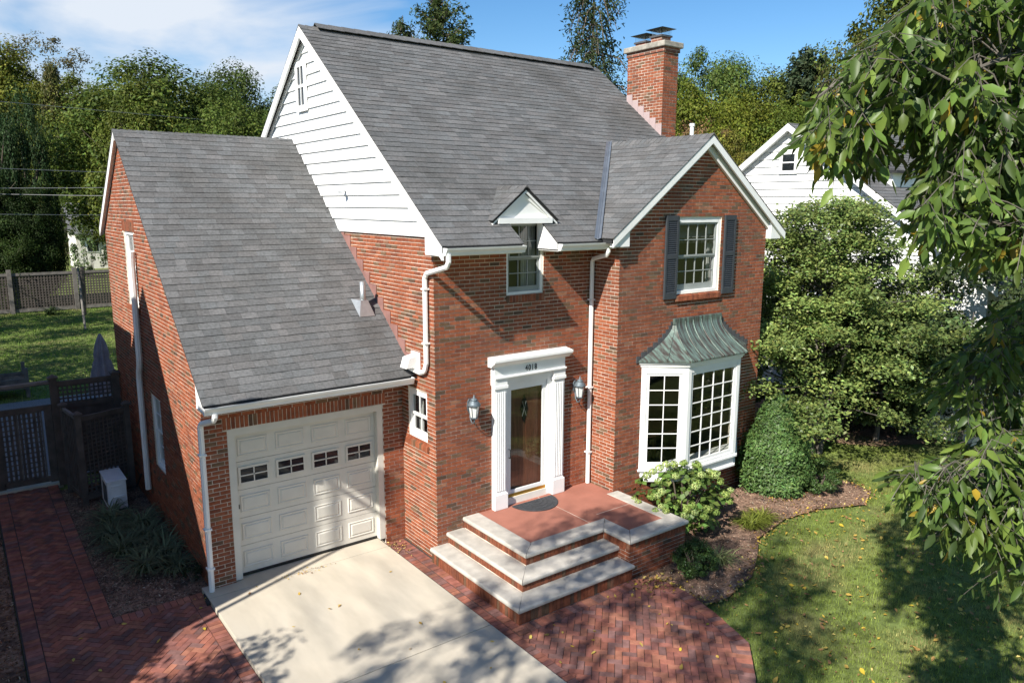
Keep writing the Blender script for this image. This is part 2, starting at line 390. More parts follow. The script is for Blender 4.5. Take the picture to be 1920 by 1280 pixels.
def ridge_caps(roof, p0, p1, slope_a, slope_b, w=0.16, step=0.14, name='ridge_cap'):
    """short bent caps along a ridge; slope_x: unit vectors going down each side"""
    p0, p1 = np.array(p0, float), np.array(p1, float); d = p1-p0; ln = np.linalg.norm(d); d /= ln; n = int(ln/step); mb = MB()
    A, B = np.array(slope_a, float), np.array(slope_b, float); up = np.array((0, 0, 1.0))
    for i in range(n):
        a = p0+d*(ln*i/n); b = p0+d*(ln*(i+1)/n+0.01); c = shingle_colour(); h0, h1 = up*0.034, up*0.022
        mb.poly([a+A*w+h0*0.7, b+A*w+h1*0.7, b+h1, a+h0], c); mb.poly([a+h0, b+h1, b+B*w+h1*0.7, a+B*w+h0*0.7], c)
        mb.poly([a+A*w, a+A*w+h0*0.7, a+h0, a], c); mb.poly([a, a+h0, a+B*w+h0*0.7, a+B*w], c)
        mb.poly([a+A*w, b+A*w, b+A*w+h1*.7, a+A*w+h0*.7], c); mb.poly([a+B*w, b+B*w, b+B*w+h1*.7, a+B*w+h0*.7], c)
    return mb.build(name, 'shingle', roof, kind='stuff')

# ================================================================= the brick house
house = thing('brick_house', 'two-storey red brick house with steep grey shingle roofs, white gable and attached garage', 'house')
XM, YG, XB, YB, XR = 3.433, 1.15, 6.925, -0.70, 11.28
def pX(x0): return lambda u, v, n: (x0-n, u, v)            # wall facing -X, u = y
def pY(y0): return lambda u, v, n: (u, y0-n, v)            # wall facing -Y, u = x
def pbox(mb, place, u0, u1, v0, v1, n0, n1, c=None):
    q = [place(u0, v0, n0), place(u1, v0, n0), place(u1, v1, n0), place(u0, v1, n0)]
    e = np.array(place(u0, v0, n1), float)-np.array(q[0], float)
    mb.prism(q, e, c); return mb
# roof planes
MS, MEY, MEZ, MRY = 0.773, -0.556, 5.336, 4.791
MRZ = MEZ+MS*(MRY-MEY)
GS, GEY, GEZ, GRY = 0.8257, 0.663, 3.08, 5.81
GRZ = GEZ+GS*(GRY-GEY); GBY, GBZ = 8.40, 5.45; GBS = (GRZ-GBZ)/(GBY-GRY)
BS, BAX, BAZ = 0.74, 9.178, 7.307
def zmain(y): return MEZ+MS*(min(y, 2*MRY-y)-MEY)
def zgar(y): return GEZ+GS*(y-GEY) if y <= GRY else GRZ-GBS*(y-GRY)
def roof_hit(px, py, ez, ey, sl):
    d = ray(px, py); t_ = (ez+sl*(CAM[1]-ey)-CAM[2])/(d[2]-sl*d[1]); return CAM+d*t_

# ---- walls
up_win = (5.16, 6.12, 4.02, 5.44); low_win = (3.98, 4.78, 1.0, 2.46)
w = wall_sheet(house, pX(0.0), [(YG, -0.3), (8.2, -0.3), (8.2, zgar(8.2)-0.1), (GRY, GRZ-0.1), (YG, zgar(YG)-0.1)], [up_win, low_win])
brick_face(w, pX(0.0), [[(YG, -0.3), (8.2, -0.3), (8.2, zgar(8.2)-0.1), (GRY, GRZ-0.1), (YG, zgar(YG)-0.1)]], [up_win, low_win], z0=-0.3,
           soldier=[(up_win[0]-.1, up_win[1]+.1, 5.44, 5.64)], weight=0.8)
gdoor = (0.362, 3.042, -0.3, 2.52)
w = wall_sheet(house, pY(YG), [(0, -0.3), (XM, -0.3), (XM, 3.40), (0, 3.40)], [(0.362, 3.042, -0.299, 2.52)], depth=0.2)
brick_face(w, pY(YG), [[(0, -0.3), (XM, -0.3), (XM, 3.2), (0, 3.2)]], [gdoor], z0=-0.3, z1=3.2, soldier=[(0.30, 3.10, 2.52, 2.72)])
sm_win = (0.27, 0.93, 1.93, 2.82)
mlp = [(0, -0.3), (1.2, -0.3), (1.2, 3.45), (3.62, 5.5), (0, 5.5)]
w = wall_sheet(house, pX(XM), mlp, [sm_win])
brick_face(w, pX(XM), [[(0, -.3), (1.2, -.3), (1.2, 3.45), (0, 3.45)], [(0, 3.45), (1.2, 3.45), (3.62, 5.5), (0, 5.5)]], [sm_win], z0=-0.3, z1=5.5, shift=0.1, weight=1.0)
dwin = (4.90, 5.73, 4.42, 5.70); ddoor = (4.86, 5.88, 0.40, 2.86)
w = wall_sheet(house, pY(0.0), [(XM, -0.3), (XB, -0.3), (XB, 5.32), (5.74, 5.32), (5.74, 5.72), (4.89, 5.72), (4.89, 5.32), (XM, 5.32)], [(4.90, 5.73, 4.42, 5.70), ddoor], depth=0.22)
brick_face(w, pY(0.0), [[(XM, -0.3), (XB, -0.3), (XB, 5.32), (XM, 5.32)]], [dwin, (4.60, 6.16, -0.3, 3.2)], z0=-0.3, z1=5.32)
w = wall_sheet(house, pX(XB), [(YB, -0.3), (0, -0.3), (0, 5.5), (YB, 5.5)], [])
brick_face(w, pX(XB), [[(YB, -0.3), (0.0, -0.3), (0.0, 5.3), (YB, 5.3)]], [], z0=-0.3, z1=5.3, shift=0.1)
bwin = (8.47, 9.78, 4.26, 5.75); bayhole = (7.72, 10.55, 0.70, 2.93)
bz = BAZ-BS*(BAX-XB)-0.09
bgp = [(XB, -0.3), (XR, -0.3), (XR, BAZ-BS*(XR-BAX)-0.09), (BAX, BAZ-0.09), (XB, bz)]
w = wall_sheet(house, pY(YB), bgp, [bwin, bayhole])
brick_face(w, pY(YB), [bgp], [bwin, bayhole], z0=-0.3, z1=7.4)
# walls that face away from the street: right side, back
mb = MB(); mb.poly([(XR, YB, -0.3), (XR, 9.6, -0.3), (XR, 9.6, zmain(9.6)-.1), (XR, MRY, MRZ-0.1), (XR, 0, zmain(0)-.1), (XR, YB, zmain(0)-.2)])
mb.poly([(0, 8.2, -0.3), (XM, 8.2, -0.3), (XM, 8.2, 5.5), (0, 8.2, 5.5)]); mb.poly([(XM, 9.6, -0.3), (XR, 9.6, -0.3), (XR, 9.6, 5.5), (XM, 9.6, 5.5)])
mb.poly([(XM, 8.2, -.3), (XM, 9.6, -.3), (XM, 9.6, 5.5), (XM, 8.2, 5.5)])
mb.build('wall', 'brick_far', house)
# ---- white lap siding of the big gable, board by board
gab = MB().poly([(XM+.012, 0, 5.45), (XM+.012, 9.6, 5.45), (XM+.012, 9.6, zmain(9.6)-.1), (XM+.012, MRY, MRZ-.1), (XM+.012, 0, zmain(0)-.1)]).build('gable_wall', 'siding', house)
tri = ccw([(-0.02, 5.48), (9.6, 5.48), (9.6, zmain(9.6)-.07), (MRY, MRZ-.07), (-0.02, zmain(-0.02)-.07)])
EXS = 0.2195; z = 5.48
while z < MRZ-0.2:
    q = clip([(-0.1, z+0.002), (9.7, z+0.002), (9.7, z+EXS), (-0.1, z+EXS)], tri)
    if len(q) >= 3:
        mb = MB(); n = len(q); f = lambda v: XM-0.004-0.034*(1-(v-z)/EXS)
        mb.v = [(f(v), u, v) for u, v in q]+[(XM+.010, u, v) for u, v in q]
        mb.f = [tuple(range(n))]+[(i+n, (i+1) % n+n, (i+1) % n, i) for i in range(n)]; mb.c = [None]*len(mb.f)
        mb.build('siding_board', 'siding', gab)
    z += EXS
box('trim_board', 'white', gab, XM-0.034, XM-0.002, -0.03, 3.5, 5.455, 5.482)
# attic window
aw = MB(); P = pX(XM-0.036)
for a in ((4.83, 5.36, 8.74, 8.85), (4.83, 5.36, 7.86, 7.98), (4.83, 4.93, 7.98, 8.74), (5.26, 5.36, 7.98, 8.74), (4.93, 5.26, 8.33, 8.39), (5.085, 5.105, 7.98, 8.74)): pbox(aw, P, *a, 0.0, 0.035)
aw = aw.build('window', 'white', house)
for u0, u1 in ((4.93, 5.085), (5.105, 5.26)):
    for v0, v1 in ((7.98, 8.33), (8.39, 8.74)): pbox(MB(), P, u0, u1, v0, v1, 0.0, 0.012).build('pane', 'dark_glass', aw)

# ---- roofs
def rlen(run, s): return run*math.sqrt(1+s*s)
def unit(v): v = np.array(v, float); return v/np.linalg.norm(v)
SM = unit((0, 1, MS)); LM = rlen(MRY-MEY, MS)
mb = MB(); T = 0.10; sN = (MEY*0+0.556)  # notch depth in y
def slab(mb, x0, x1, y0, y1, zf): mb.prism([(x0, y0, zf(y0)), (x1, y0, zf(y0)), (x1, y1, zf(y1)), (x0, y1, zf(y1))], (0, 0, -T))
zf = lambda y: MEZ+MS*(y-MEY)
slab(mb, 3.27, 4.83, MEY, MRY, zf); slab(mb, 4.83, 5.58, 0.0, MRY, zf); slab(mb, 5.58, 11.38, MEY, MRY, zf)
roof = mb.build('roof', 'roof_deck', house)
ns = rlen(0.556, MS)
shingle_slope(roof, (0, MEY-0.015, MEZ-0.0), (1, 0, 0), SM, [[(3.26, -0.02), (4.84, -0.02), (4.84, LM), (3.26, LM)], [(4.84, ns), (5.57, ns), (5.57, LM), (4.84, LM)], [(5.57, -0.02), (11.39, -0.02), (11.39, LM), (5.57, LM)]])
mb = MB(); zb = lambda y: MRZ-MS*(y-MRY); slab(mb, 3.27, 11.38, MRY, 10.14, zb); br = mb.build('roof', 'roof_deck', house)
shingle_slope(br, (0, 10.14, MRZ-MS*(10.14-MRY)), (1, 0, 0), unit((0, -1, MS)), [[(3.26, -0.02), (11.39, -0.02), (11.39, LM), (3.26, LM)]], tab=(0.5, 1.0), weight=0)
ridge_caps(roof, (3.26, MRY, MRZ), (11.39, MRY, MRZ), (0, -1/math.sqrt(1+MS*MS), -MS/math.sqrt(1+MS*MS)), (0, 1/math.sqrt(1+MS*MS), -MS/math.sqrt(1+MS*MS)))
# ridge vent, a raised dark strip capped with shingle
mb = MB(); c, s_ = 1/math.sqrt(1+MS*MS), MS/math.sqrt(1+MS*MS)
for sg in (-1, 1):
    a = np.array((3.62, MRY, MRZ+0.075)); b = np.array((11.1, MRY, MRZ+0.075)); dn = np.array((0, sg*c, -s_))*0.17
    mb.poly([a, b, b+dn, a+dn])
mb.build('ridge_vent', 'lead_dark', roof)
mb = MB()
for i in range(26):
    x0 = 3.60+i*(7.5/26); x1 = x0+7.5/26+.01; cc = shingle_colour(); cc = tuple(v*0.9 for v in cc)
    for sg in (-1, 1):
        dn = np.array((0, sg*c, -s_))*0.185; nu = np.array((0, sg*s_, c)); a = np.array((x0, MRY, MRZ+0.092)); b = np.array((x1, MRY, MRZ+0.084))
        mb.prism([a, b, b+dn, a+dn], nu*0.012, cc)
mb.build('ridge_cap', 'shingle', roof, kind='stuff')
# garage roof
SG = unit((0, 1, GS)); LG = rlen(GRY-GEY, GS); mb = MB()
slab(mb, -0.07, XM-0.01, GEY, GRY, zgar); groof = mb.build('roof', 'roof_deck', house)
shingle_slope(groof, (0, GEY-0.015, GEZ), (1, 0, 0), SG, [[(-0.085, -0.02), (XM-0.012, -0.02), (XM-0.012, LG), (-0.085, LG)]])
mb = MB(); slab(mb, -0.07, XM-0.01, GRY, GBY, zgar); gb = mb.build('roof', 'roof_deck', house)
SB = unit((0, -1, GBS)); shingle_slope(gb, (0, GBY, GBZ), (1, 0, 0), SB, [[(-0.085, -0.02), (XM-0.012, -0.02), (XM-0.012, rlen(GBY-GRY, GBS)), (-0.085, rlen(GBY-GRY, GBS))]], tab=(0.4, 0.8), weight=0)
ridge_caps(groof, (-0.09, GRY, GRZ), (XM, GRY, GRZ), -SG, -SB)
# bay roof (front gable)
SLW = unit((1, 0, BS)); SRW = unit((-1, 0, BS)); FY = YB-0.165
vy = lambda z: MEY+(z-MEZ)/MS
xl = BAX-(BAZ-MEZ)/BS                       # valley foot
mb = MB(); zl = lambda x: BAZ-BS*abs(x-BAX)
LX = 6.60
def rp(x, y): return (x, y, zl(x))
left = [(BAX, FY), (LX, FY), (LX, vy(zl(LX))), (BAX, vy(BAZ))]; right = [(BAX, FY), (11.72, FY), (11.72, 0.4), (BAX, vy(BAZ))]
mb.prism([rp(*p) for p in left], (0, 0, -T)); mb.prism([rp(*p) for p in right], (0, 0, -T)); broof = mb.build('roof', 'roof_deck', house)
k = math.sqrt(1+BS*BS)
shingle_slope(broof, (LX-0.02, 0, zl(LX)-0.02*BS), (0, 1, 0), SLW, [[(FY-0.02, 0), (vy(zl(LX))+.02, 0.0), (vy(BAZ), (BAX-LX+.02)*k), (FY-0.02, (BAX-LX+.02)*k)]], tab=(0.2, 0.34))
shingle_slope(broof, (11.72, 0, zl(11.72)), (0, 1, 0), SRW, [[(FY-0.02, 0), (0.4, 0.0), (vy(BAZ), (11.72-BAX)*k), (FY-0.02, (11.72-BAX)*k)]], tab=(0.3, 0.6), weight=0)
ridge_caps(broof, (BAX, FY-0.02, BAZ), (BAX, vy(BAZ), BAZ), -SLW, -SRW)
# metal valley
a = np.array((xl-0.02, MEY-0.02, MEZ+.01)); b = np.array((BAX, vy(BAZ), BAZ+0.01)); d = unit(b-a); mb = MB()
nm = unit((0, -MS, 1)); nb_ = unit((-BS, 0, 1)); sa = unit(np.cross(nm, d))*0.08; sb = unit(np.cross(d, nb_))*0.08
if sa[0] > 0: sa = -sa
if sb[0] < 0: sb = -sb
o_ = (nm+nb_)*0.016
mb.poly([a+o_, b+o_, b+sa+nm*.03, a+sa+nm*.03]); mb.poly([a+o_, b+o_, b+sb+nb_*.03, a+sb+nb_*.03]); mb.tube([a+o_*1.3, b+o_*1.3], 0.012, 6)
mb.build('valley_flashing', 'valley_metal', broof)
# rakes, fascias, soffits
def rake(parent, pts, off, h, mat='white', name='rake_board'):
    mb = MB()
    for p, q in zip(pts[:-1], pts[1:]):
        p, q = np.array(p, float), np.array(q, float); dn = np.array((0, 0, -h)); mb.prism([p, q, q+dn, p+dn], off)
    return mb.build(name, mat, parent)
e = -0.012
rake(roof, [(3.30, MEY, MEZ+e), (3.30, MRY, MRZ+e), (3.30, 10.14, MEZ+e)], (-0.042, 0, 0), 0.20)
rake(roof, [(XM-0.03, MEY+.2, MEZ+.154-.09), (XM-0.03, MRY, MRZ-.09), (XM-0.03, 10.0, MEZ+.1)], (-0.02, 0, 0), 0.16, name='frieze_board')
rake(groof, [(-0.055, GRY, GRZ+e), (-0.055, GBY, GBZ+e)], (-0.025, 0, 0), 0.17)
rake(groof, [(-0.055, GEY, GEZ+e), (-0.055, GRY, GRZ+e)], (-0.02, 0, 0), 0.04, mat='lead_dark')
rake(groof, [(-0.005, GRY, GRZ-.06), (-0.005, GBY, GBZ-.06)], (-0.05, 0, 0), 0.10, name='frieze_board')
rake(broof, [(LX, FY+.03, zl(LX)+e), (BAX, FY+.03, BAZ+e), (11.72, FY+.03, zl(11.72)+e)], (0, -0.042, 0), 0.15)
rake(broof, [(LX+.12, YB-.002, zl(LX)-.02), (BAX, YB-.002, BAZ-.10), (11.6, YB-.002, zl(11.6)-.10)], (0, -0.06, 0), 0.17, name='frieze_board')
rake(broof, [(11.39, 0, zmain(0)-.0), (11.39, MRY, MRZ+e)], (0.02, 0, 0), 0.2)
# eave return boxes
mb = MB().prism([(3.29, MEY+.02, MEZ-.02), (3.29, 0.0, zmain(0)-.08), (3.29, 0.0, 5.20), (3.29, MEY+.02, 5.20)], (0.12, 0, 0)); mb.build('eave_return', 'white', roof)
mb = MB().prism([(11.28, FY+.04, 5.62), (11.62, FY+.04, 5.42), (11.62, FY+.04, 5.28), (11.28, FY+.04, 5.28)], (0, 0.16, 0)); mb.build('eave_return', 'white', broof)
mb = MB().prism([(XB+.10, FY+.02, zl(XB+.1)-.12), (LX+.05, FY+.02, zl(LX)-.06), (LX+.05, FY+.02, 5.24), (XB+.10, FY+.02, 5.24)], (0, 0.12, 0)); mb.build('eave_return', 'white', broof)
def gutter(parent, x0, x1, y, z):
    pr = [(0, -.115), (-.07, -.115), (-.085, -.07), (-.115, -.03), (-.125, 0), (-.112, 0), (-.10, -.025), (0, -.025)]
    mb = MB().prism([(x0, y+a, z+b) for a, b in pr], (x1-x0, 0, 0))
    for xx in (x0-.004, x1): mb.prism([(xx, y+a, z+b) for a, b in ((0, -.115), (-.07, -.115), (-.085, -.07), (-.115, -.03), (-.125, 0), (0, 0))], (0.004, 0, 0))
    return mb.build('gutter', 'white', parent)
for x0, x1, y, z in ((3.29, 4.82, MEY, MEZ-.02), (5.60, 6.90, MEY, MEZ-.02)):
    gutter(house, x0, x1, y, z); box('fascia', 'white', roof, x0, x1, y+.002, y+.03, z-.13, z-.005); box('soffit', 'white', roof, x0, x1, y+.03, -0.002, z-.13, z-.115)
gutter(house, -0.085, 3.36, GEY, GEZ-.02); box('fascia', 'white', groof, -.06, 3.42, GEY+.002, GEY+.03, GEZ-.14, GEZ-.005); box('soffit', 'white', groof, -.06, 3.42, GEY+.03, YG-.002, GEZ-.14, GEZ-.125)
MB().prism([(-.052, GEY+.03, GEZ-.02), (-.052, YG, zgar(YG)-.08), (-.052, YG, GEZ-.14), (-.052, GEY+.03, GEZ-.14)], (0.05, 0, 0)).build('eave_return', 'white', groof)
# ---- roof dormer over the stair window
DX, DZ0, DZ1, DFY = 5.17, 5.72, 6.27, -0.20; HW = 0.70; DSL = (DZ1-DZ0)/HW
dorm = MB().prism([(DX-HW+.10, DFY+.06, DZ0+.03), (DX+HW-.10, DFY+.06, DZ0+.03), (DX, DFY+.06, DZ1-.10)], (0, 0.9, 0)).build('dormer', 'white', house)
mb = MB()
for sg in (-1, 1):
    p = [(DX, DFY, DZ1), (DX+sg*HW, DFY, DZ0), (DX+sg*HW, vy(DZ0), DZ0), (DX, vy(DZ1), DZ1)]
    mb.prism(p, (0, 0, -0.05))
dr = mb.build('dormer_roof', 'roof_deck', dorm)
DL = math.hypot(HW, DZ1-DZ0)
for sg in (-1, 1):
    shingle_slope(roof, (DX+sg*(HW+.015), 0, DZ0-.01), (0, 1, 0), unit((-sg, 0, DSL)), [[(DFY-.02, 0), (vy(DZ0)+.03, 0), (vy(DZ1)+.03, DL), (DFY-.02, DL)]], tab=(0.2, 0.3), weight=1 if sg < 0 else 0)
ridge_caps(dorm, (DX, DFY-.02, DZ1), (DX, vy(DZ1), DZ1), unit((-1, 0, -DSL)), unit((1, 0, -DSL)), w=0.09, step=0.2)
rake(dorm, [(DX-HW, DFY+.035, DZ0+.0), (DX, DFY+.035, DZ1-.01), (DX+HW, DFY+.035, DZ0+.0)], (0, -0.03, 0), 0.085)
rake(dorm, [(DX-HW+.13, DFY+.06, DZ0+.06), (DX, DFY+.06, DZ1-.12), (DX+HW-.13, DFY+.06, DZ0+.06)], (0, -0.02, 0), 0.05, name='pediment_moulding')
box('pediment_sill', 'white', dorm, DX-HW+.12, DX+HW-.12, DFY-.01, 0.0, DZ0-.06, DZ0+.035)
MB().prism([(5.585, MEY, MEZ-.02), (5.585, 0, zmain(0)-.02), (5.585, 0, 5.22), (5.585, MEY, 5.22)], (-0.015, 0, 0)).build('dormer_cheek', 'white', dorm)
MB().prism([(4.825, MEY, MEZ-.02), (4.825, 0, zmain(0)-.02), (4.825, 0, 5.22), (4.825, MEY, 5.22)], (0.015, 0, 0)).build('dormer_cheek', 'white', dorm)

# ---- windows
def window(parent, place, o, cols, rows, casing=0.06, mat='white', sash=0.045, n0=-0.12, cas_n=(-0.13, -0.03), double=True, low_rail=0.09, name='window', head=None, sub=None, smat=None):
    smat = smat or mat
    u0, u1, v0, v1 = o; mb = MB(); hd = head or casing
    for a in ((u0+.003, u0+casing, v0+.003, v1-.003), (u1-casing, u1-.003, v0+.003, v1-.003), (u0+casing, u1-casing, v1-hd, v1-.003), (u0+casing, u1-casing, v0+.003, v0+casing*.8)): pbox(mb, place, *a, *cas_n)
    win = mb.build(name, mat, parent, bevel=0.004)
    win_, win = win, (sub or win)
    U0, U1, V0, V1 = u0+casing, u1-casing, v0+casing*.8, v1-hd
    halves = [(V0, (V0+V1)/2, n0, rows[1]), ((V0+V1)/2, V1, n0+.03, rows[0])] if double else [(V0, V1, n0, rows[0])]
    for a0, a1, n, r in halves:
        mb = MB(); lr = low_rail if a0 == V0 else sash*.8
        for q in ((U0, U0+sash, a0, a1), (U1-sash, U1, a0, a1), (U0+sash, U1-sash, a1-sash*.8, a1), (U0+sash, U1-sash, a0, a0+lr)): pbox(mb, place, *q, n, n+.032)
        sh = mb.build('sash', smat, win)
        x0, x1, y0, y1 = U0+sash, U1-sash, a0+lr, a1-sash*.8; mb = MB(); mw = 0.0075
        for i in range(1, cols): x = x0+(x1-x0)*i/cols; pbox(mb, place, x-mw, x+mw, y0, y1, n+.004, n+.026)
        for j in range(1, r): y = y0+(y1-y0)*j/r; pbox(mb, place, x0, x1, y-mw, y+mw, n+.003, n+.025)
        if mb.v: mb.build('muntin', smat, win)
        for i in range(cols):
            for j in range(r):
                q4 = [(x0+(x1-x0)*(i+p)/cols, y0+(y1-y0)*(j+q)/r) for p, q in ((0, 0), (1, 0), (1, 1), (0, 1))]; MB().poly([place(p, q, n+.010) for p, q in q4]).build('pane', 'window_glass', win)
    return win_
def sill(place, u0, u1, v0, v1, n, parent, slope=0.03):
    k = max(1, round((u1-u0)/COURSE)); w_ = (u1-u0)/k
    for i in range(k):
        a, b = u0+i*w_+.004, u0+(i+1)*w_-.004
        V_ = [place(a, v0, n), place(b, v0, n), place(b, v1-slope, n), place(a, v1-slope, n), place(a, v0, -.1), place(b, v0, -.1), place(b, v1, -.1), place(a, v1, -.1)]
        BRICKS.add(V_, [(0, 1, 2, 3), (3, 2, 6, 7), (0, 3, 7, 4), (1, 5, 6, 2), (0, 4, 5, 1)], brick_colour(), parent, top=(0, 1, 2, 3))
    mb = MB(); pbox(mb, place, u0+.005, u1-.005, v0+.006, v1-slope-.004, -.1, n-.007); mb.build('sill_mortar', 'mortar', parent)
wl = window(house, pX(0.0), up_win, 2, (2, 2), n0=-0.13); sill(pX(0.0), 5.10, 6.2, 3.90, 4.02, 0.03, wl)
wl = window(house, pX(0.0), low_win, 2, (2, 2), n0=-0.11); sill(pX(0.0), 3.92, 4.84, 0.88, 1.0, 0.03, wl)
wl = window(house, pX(XM), sm_win, 2, (1, 1), n0=-0.10, casing=0.05, low_rail=0.11, head=0.07); sill(pX(XM), 0.22, 0.98, 1.80, 1.93, 0.04, wl)
wl = window(house, pY(0.0), dwin, 3, (2, 2), n0=-0.10, casing=0.055, smat='sash_grey'); sill(pY(0.0), 4.90, 5.75, 4.29, 4.42, 0.012, wl, slope=0.01)
wl = window(house, pY(YB), bwin, 4, (2, 2), n0=-0.12, casing=0.075, low_rail=0.12, head=0.11, smat='sash_grey'); sill(pY(YB), 8.44, 9.80, 4.13, 4.26, 0.05, wl)
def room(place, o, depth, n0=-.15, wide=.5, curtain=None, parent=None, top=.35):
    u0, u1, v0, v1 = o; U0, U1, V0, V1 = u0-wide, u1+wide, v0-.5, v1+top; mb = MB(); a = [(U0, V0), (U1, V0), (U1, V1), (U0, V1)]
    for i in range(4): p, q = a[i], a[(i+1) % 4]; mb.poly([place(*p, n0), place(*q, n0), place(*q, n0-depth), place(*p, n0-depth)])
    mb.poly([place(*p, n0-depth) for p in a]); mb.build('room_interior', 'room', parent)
    for (c0, c1) in curtain or ():
        m_ = 24; rows = [[place(c0+(c1-c0)*i/m_*(1 if k == 0 else .75 if c0 < (u0+u1)/2 else 1), v, n0-.06+.022*math.sin(i*1.7)) for i in range(m_+1)] for k, v in enumerate((v1+.02, v0-.05))]
        MB().grid(rows).build('curtain', 'cloth_curtain', parent)
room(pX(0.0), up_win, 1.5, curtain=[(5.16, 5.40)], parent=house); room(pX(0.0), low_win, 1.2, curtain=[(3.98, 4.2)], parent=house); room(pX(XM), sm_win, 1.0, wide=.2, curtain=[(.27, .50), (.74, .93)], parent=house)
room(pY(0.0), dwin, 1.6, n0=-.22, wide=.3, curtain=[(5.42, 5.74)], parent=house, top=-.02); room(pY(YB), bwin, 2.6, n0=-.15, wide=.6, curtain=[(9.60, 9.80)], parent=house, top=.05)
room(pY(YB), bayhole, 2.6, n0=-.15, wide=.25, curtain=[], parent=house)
tb = MB().box(8.6, 9.9, .2, 1.0, 1.05, 1.10)
for x, y in ((8.65, .25), (9.85, .25), (8.65, .95), (9.85, .95)): tb.box(x-.03, x+.03, y-.03, y+.03, .2, 1.05)
tb.build('dining_table', 'door_wood', house)
# shutters
for u0 in (8.10, 9.84):
    u1, v0, v1 = u0+0.35, 4.19, 5.78; P = pY(YB); mb = MB()
    for a in ((u0, u0+.05, v0, v1), (u1-.05, u1, v0, v1), (u0+.05, u1-.05, v1-.10, v1), (u0+.05, u1-.05, v0, v0+.12), (u0+.05, u1-.05, 4.96, 5.04)): pbox(mb, P, *a, 0.012, 0.052)
    pbox(mb, P, u0+.05, u1-.05, v0+.12, v1-.1, 0.012, 0.018)
    sh = mb.build('shutter', 'shutter', house, bevel=0.003); base = None
    for a, b in ((v0+.12, 4.96), (5.04, v1-.10)):
        n = int((b-a)/0.040)
        for i in range(n):
            zc = a+(b-a)*(i+.5)/n
            if base is None:
                me = MB().prism([(0, -.015, -.016), (0, -.008, -.018), (0, .012, .012), (0, .006, .016)], (0.25, 0, 0)).build('slat', 'shutter', sh); base = me
                me.location = (u0+.05, YB-.034, zc)
            else:
                o2 = base.copy(); col.objects.link(o2); o2.parent = sh; o2.location = (u0+.05, YB-.034, zc)

# ---- copper-roofed bay window
bay = thing('bay_window', None, None); bay.parent = house
A0, A1, A2, A3 = (7.60, YB), (8.34, -1.23), (9.93, -1.23), (10.67, YB); BZ0, BZ1 = 0.86, 2.95
def pO(p, q):
    d = unit((q[0]-p[0], q[1]-p[1], 0)); n = np.array((d[1], -d[0], 0))
    return (lambda u, v, k_: tuple(np.array((p[0], p[1], v))+d*u+n*k_)), math.hypot(q[0]-p[0], q[1]-p[1])
for (p, q, cols) in ((A0, A1, 2), (A1, A2, 4), (A2, A3, 2)):
    P, ln = pO(p, q)
    window(bay, P, (0.0, ln, BZ0, BZ1), cols, (6, 6), casing=0.105 if cols == 2 else 0.10, sash=0.06, n0=-0.05, cas_n=(-0.10, 0.0), double=False, low_rail=0.07, head=0.15, name='bay_casing', sub=bay)
hexo = [A0, A1, A2, A3]
def offset_hex(o): return [(A0[0]-o*1.2, YB+.01), (A1[0]-o*.45, A1[1]-o), (A2[0]+o*.45, A2[1]-o), (A3[0]+o*1.2, YB+.01)]
MB().prism([(x, y, 0.66) for x, y in offset_hex(-.03)], (0, 0, 0.20)).build('apron_panel', 'white', bay)
MB().prism([(x, y, BZ0-.03) for x, y in offset_hex(.03)], (0, 0, 0.05)).build('bay_sill', 'white', bay, bevel=0.008)
MB().prism([(x, y, 0.62) for x, y in offset_hex(.0)], (0, 0, 0.045)).build('base_moulding', 'white', bay, bevel=0.006)
MB().prism([(x, y, BZ1-.02) for x, y in offset_hex(.035)], (0, 0, 0.07)).build('cornice', 'white', bay, bevel=0.01)
MB().prism([(x, y, BZ1+.03) for x, y in offset_hex(.065)], (0, 0, 0.06)).build('cornice', 'white', bay, bevel=0.01)

for x in (8.2, 9.9): MB().prism([(x, YB, .62), (x, -1.1, .62), (x, YB, 0.30)], (0.07, 0, 0)).build('bracket', 'white', bay)
ZT, ZB_ = 3.72, 3.06; bot = offset_hex(.11); top = [(8.43, YB+.01), (8.47, YB-.045), (9.83, YB-.045), (9.87, YB+.01)]
def bay_pt(i, f, s):     # i segment, f along, s from top to eave
    h = s**1.75; b0 = np.array(bot[i])*(1-f)+np.array(bot[i+1])*f; t0 = np.array(top[i])*(1-f)+np.array(top[i+1])*f
    p = t0*(1-h)+b0*h; return (p[0], p[1], ZT-(ZT-ZB_)*s)
cop = MB()
for i in range(3):
    cop.grid([[bay_pt(i, f/6, s/10) for f in range(7)] for s in range(11)])
for i in range(3): cop.poly([bay_pt(i, 0, 1), bay_pt(i, 1, 1), (*bot[i+1], ZB_-.03), (*bot[i], ZB_-.03)])
cop.poly([(x, y, ZB_-.03) for x, y in bot])
cop = cop.build('copper_roof', 'verdigris', house)
seams = [(0, 1.0), (1, .2), (1, .38), (1, .56), (1, .78), (1, 1.0), (0, 0.55), (2, .5)]
for i, f in seams: MB().tube([tuple(np.array(bay_pt(i, f, s/10))+np.array((0, -.004, .006))) for s in range(11)], 0.011, 6).build('seam', 'verdigris', cop)
MB().box(8.42, 9.88, YB-.05, YB-.004, ZT-.05, ZT+.07).build('wall_flashing', 'verdigris', cop, bevel=.006)
for sg, tx, bx in ((-1, 8.43, bot[0][0]), (1, 9.87, bot[3][0])):
    for j in range(9):
        s = (j+.5)/9; p = bay_pt(0 if sg < 0 else 2, 0 if sg < 0 else 1, s); p2 = bay_pt(0 if sg < 0 else 2, 0 if sg < 0 else 1, min(1, s+.09))
        x0, x1 = sorted((p[0]-.02*sg*-1, p2[0]+.03*sg)); box('step_flashing', 'lead_dark', cop, x0, x1, YB-.014, YB-.003, p2[2]-.04, p[2]+.055)

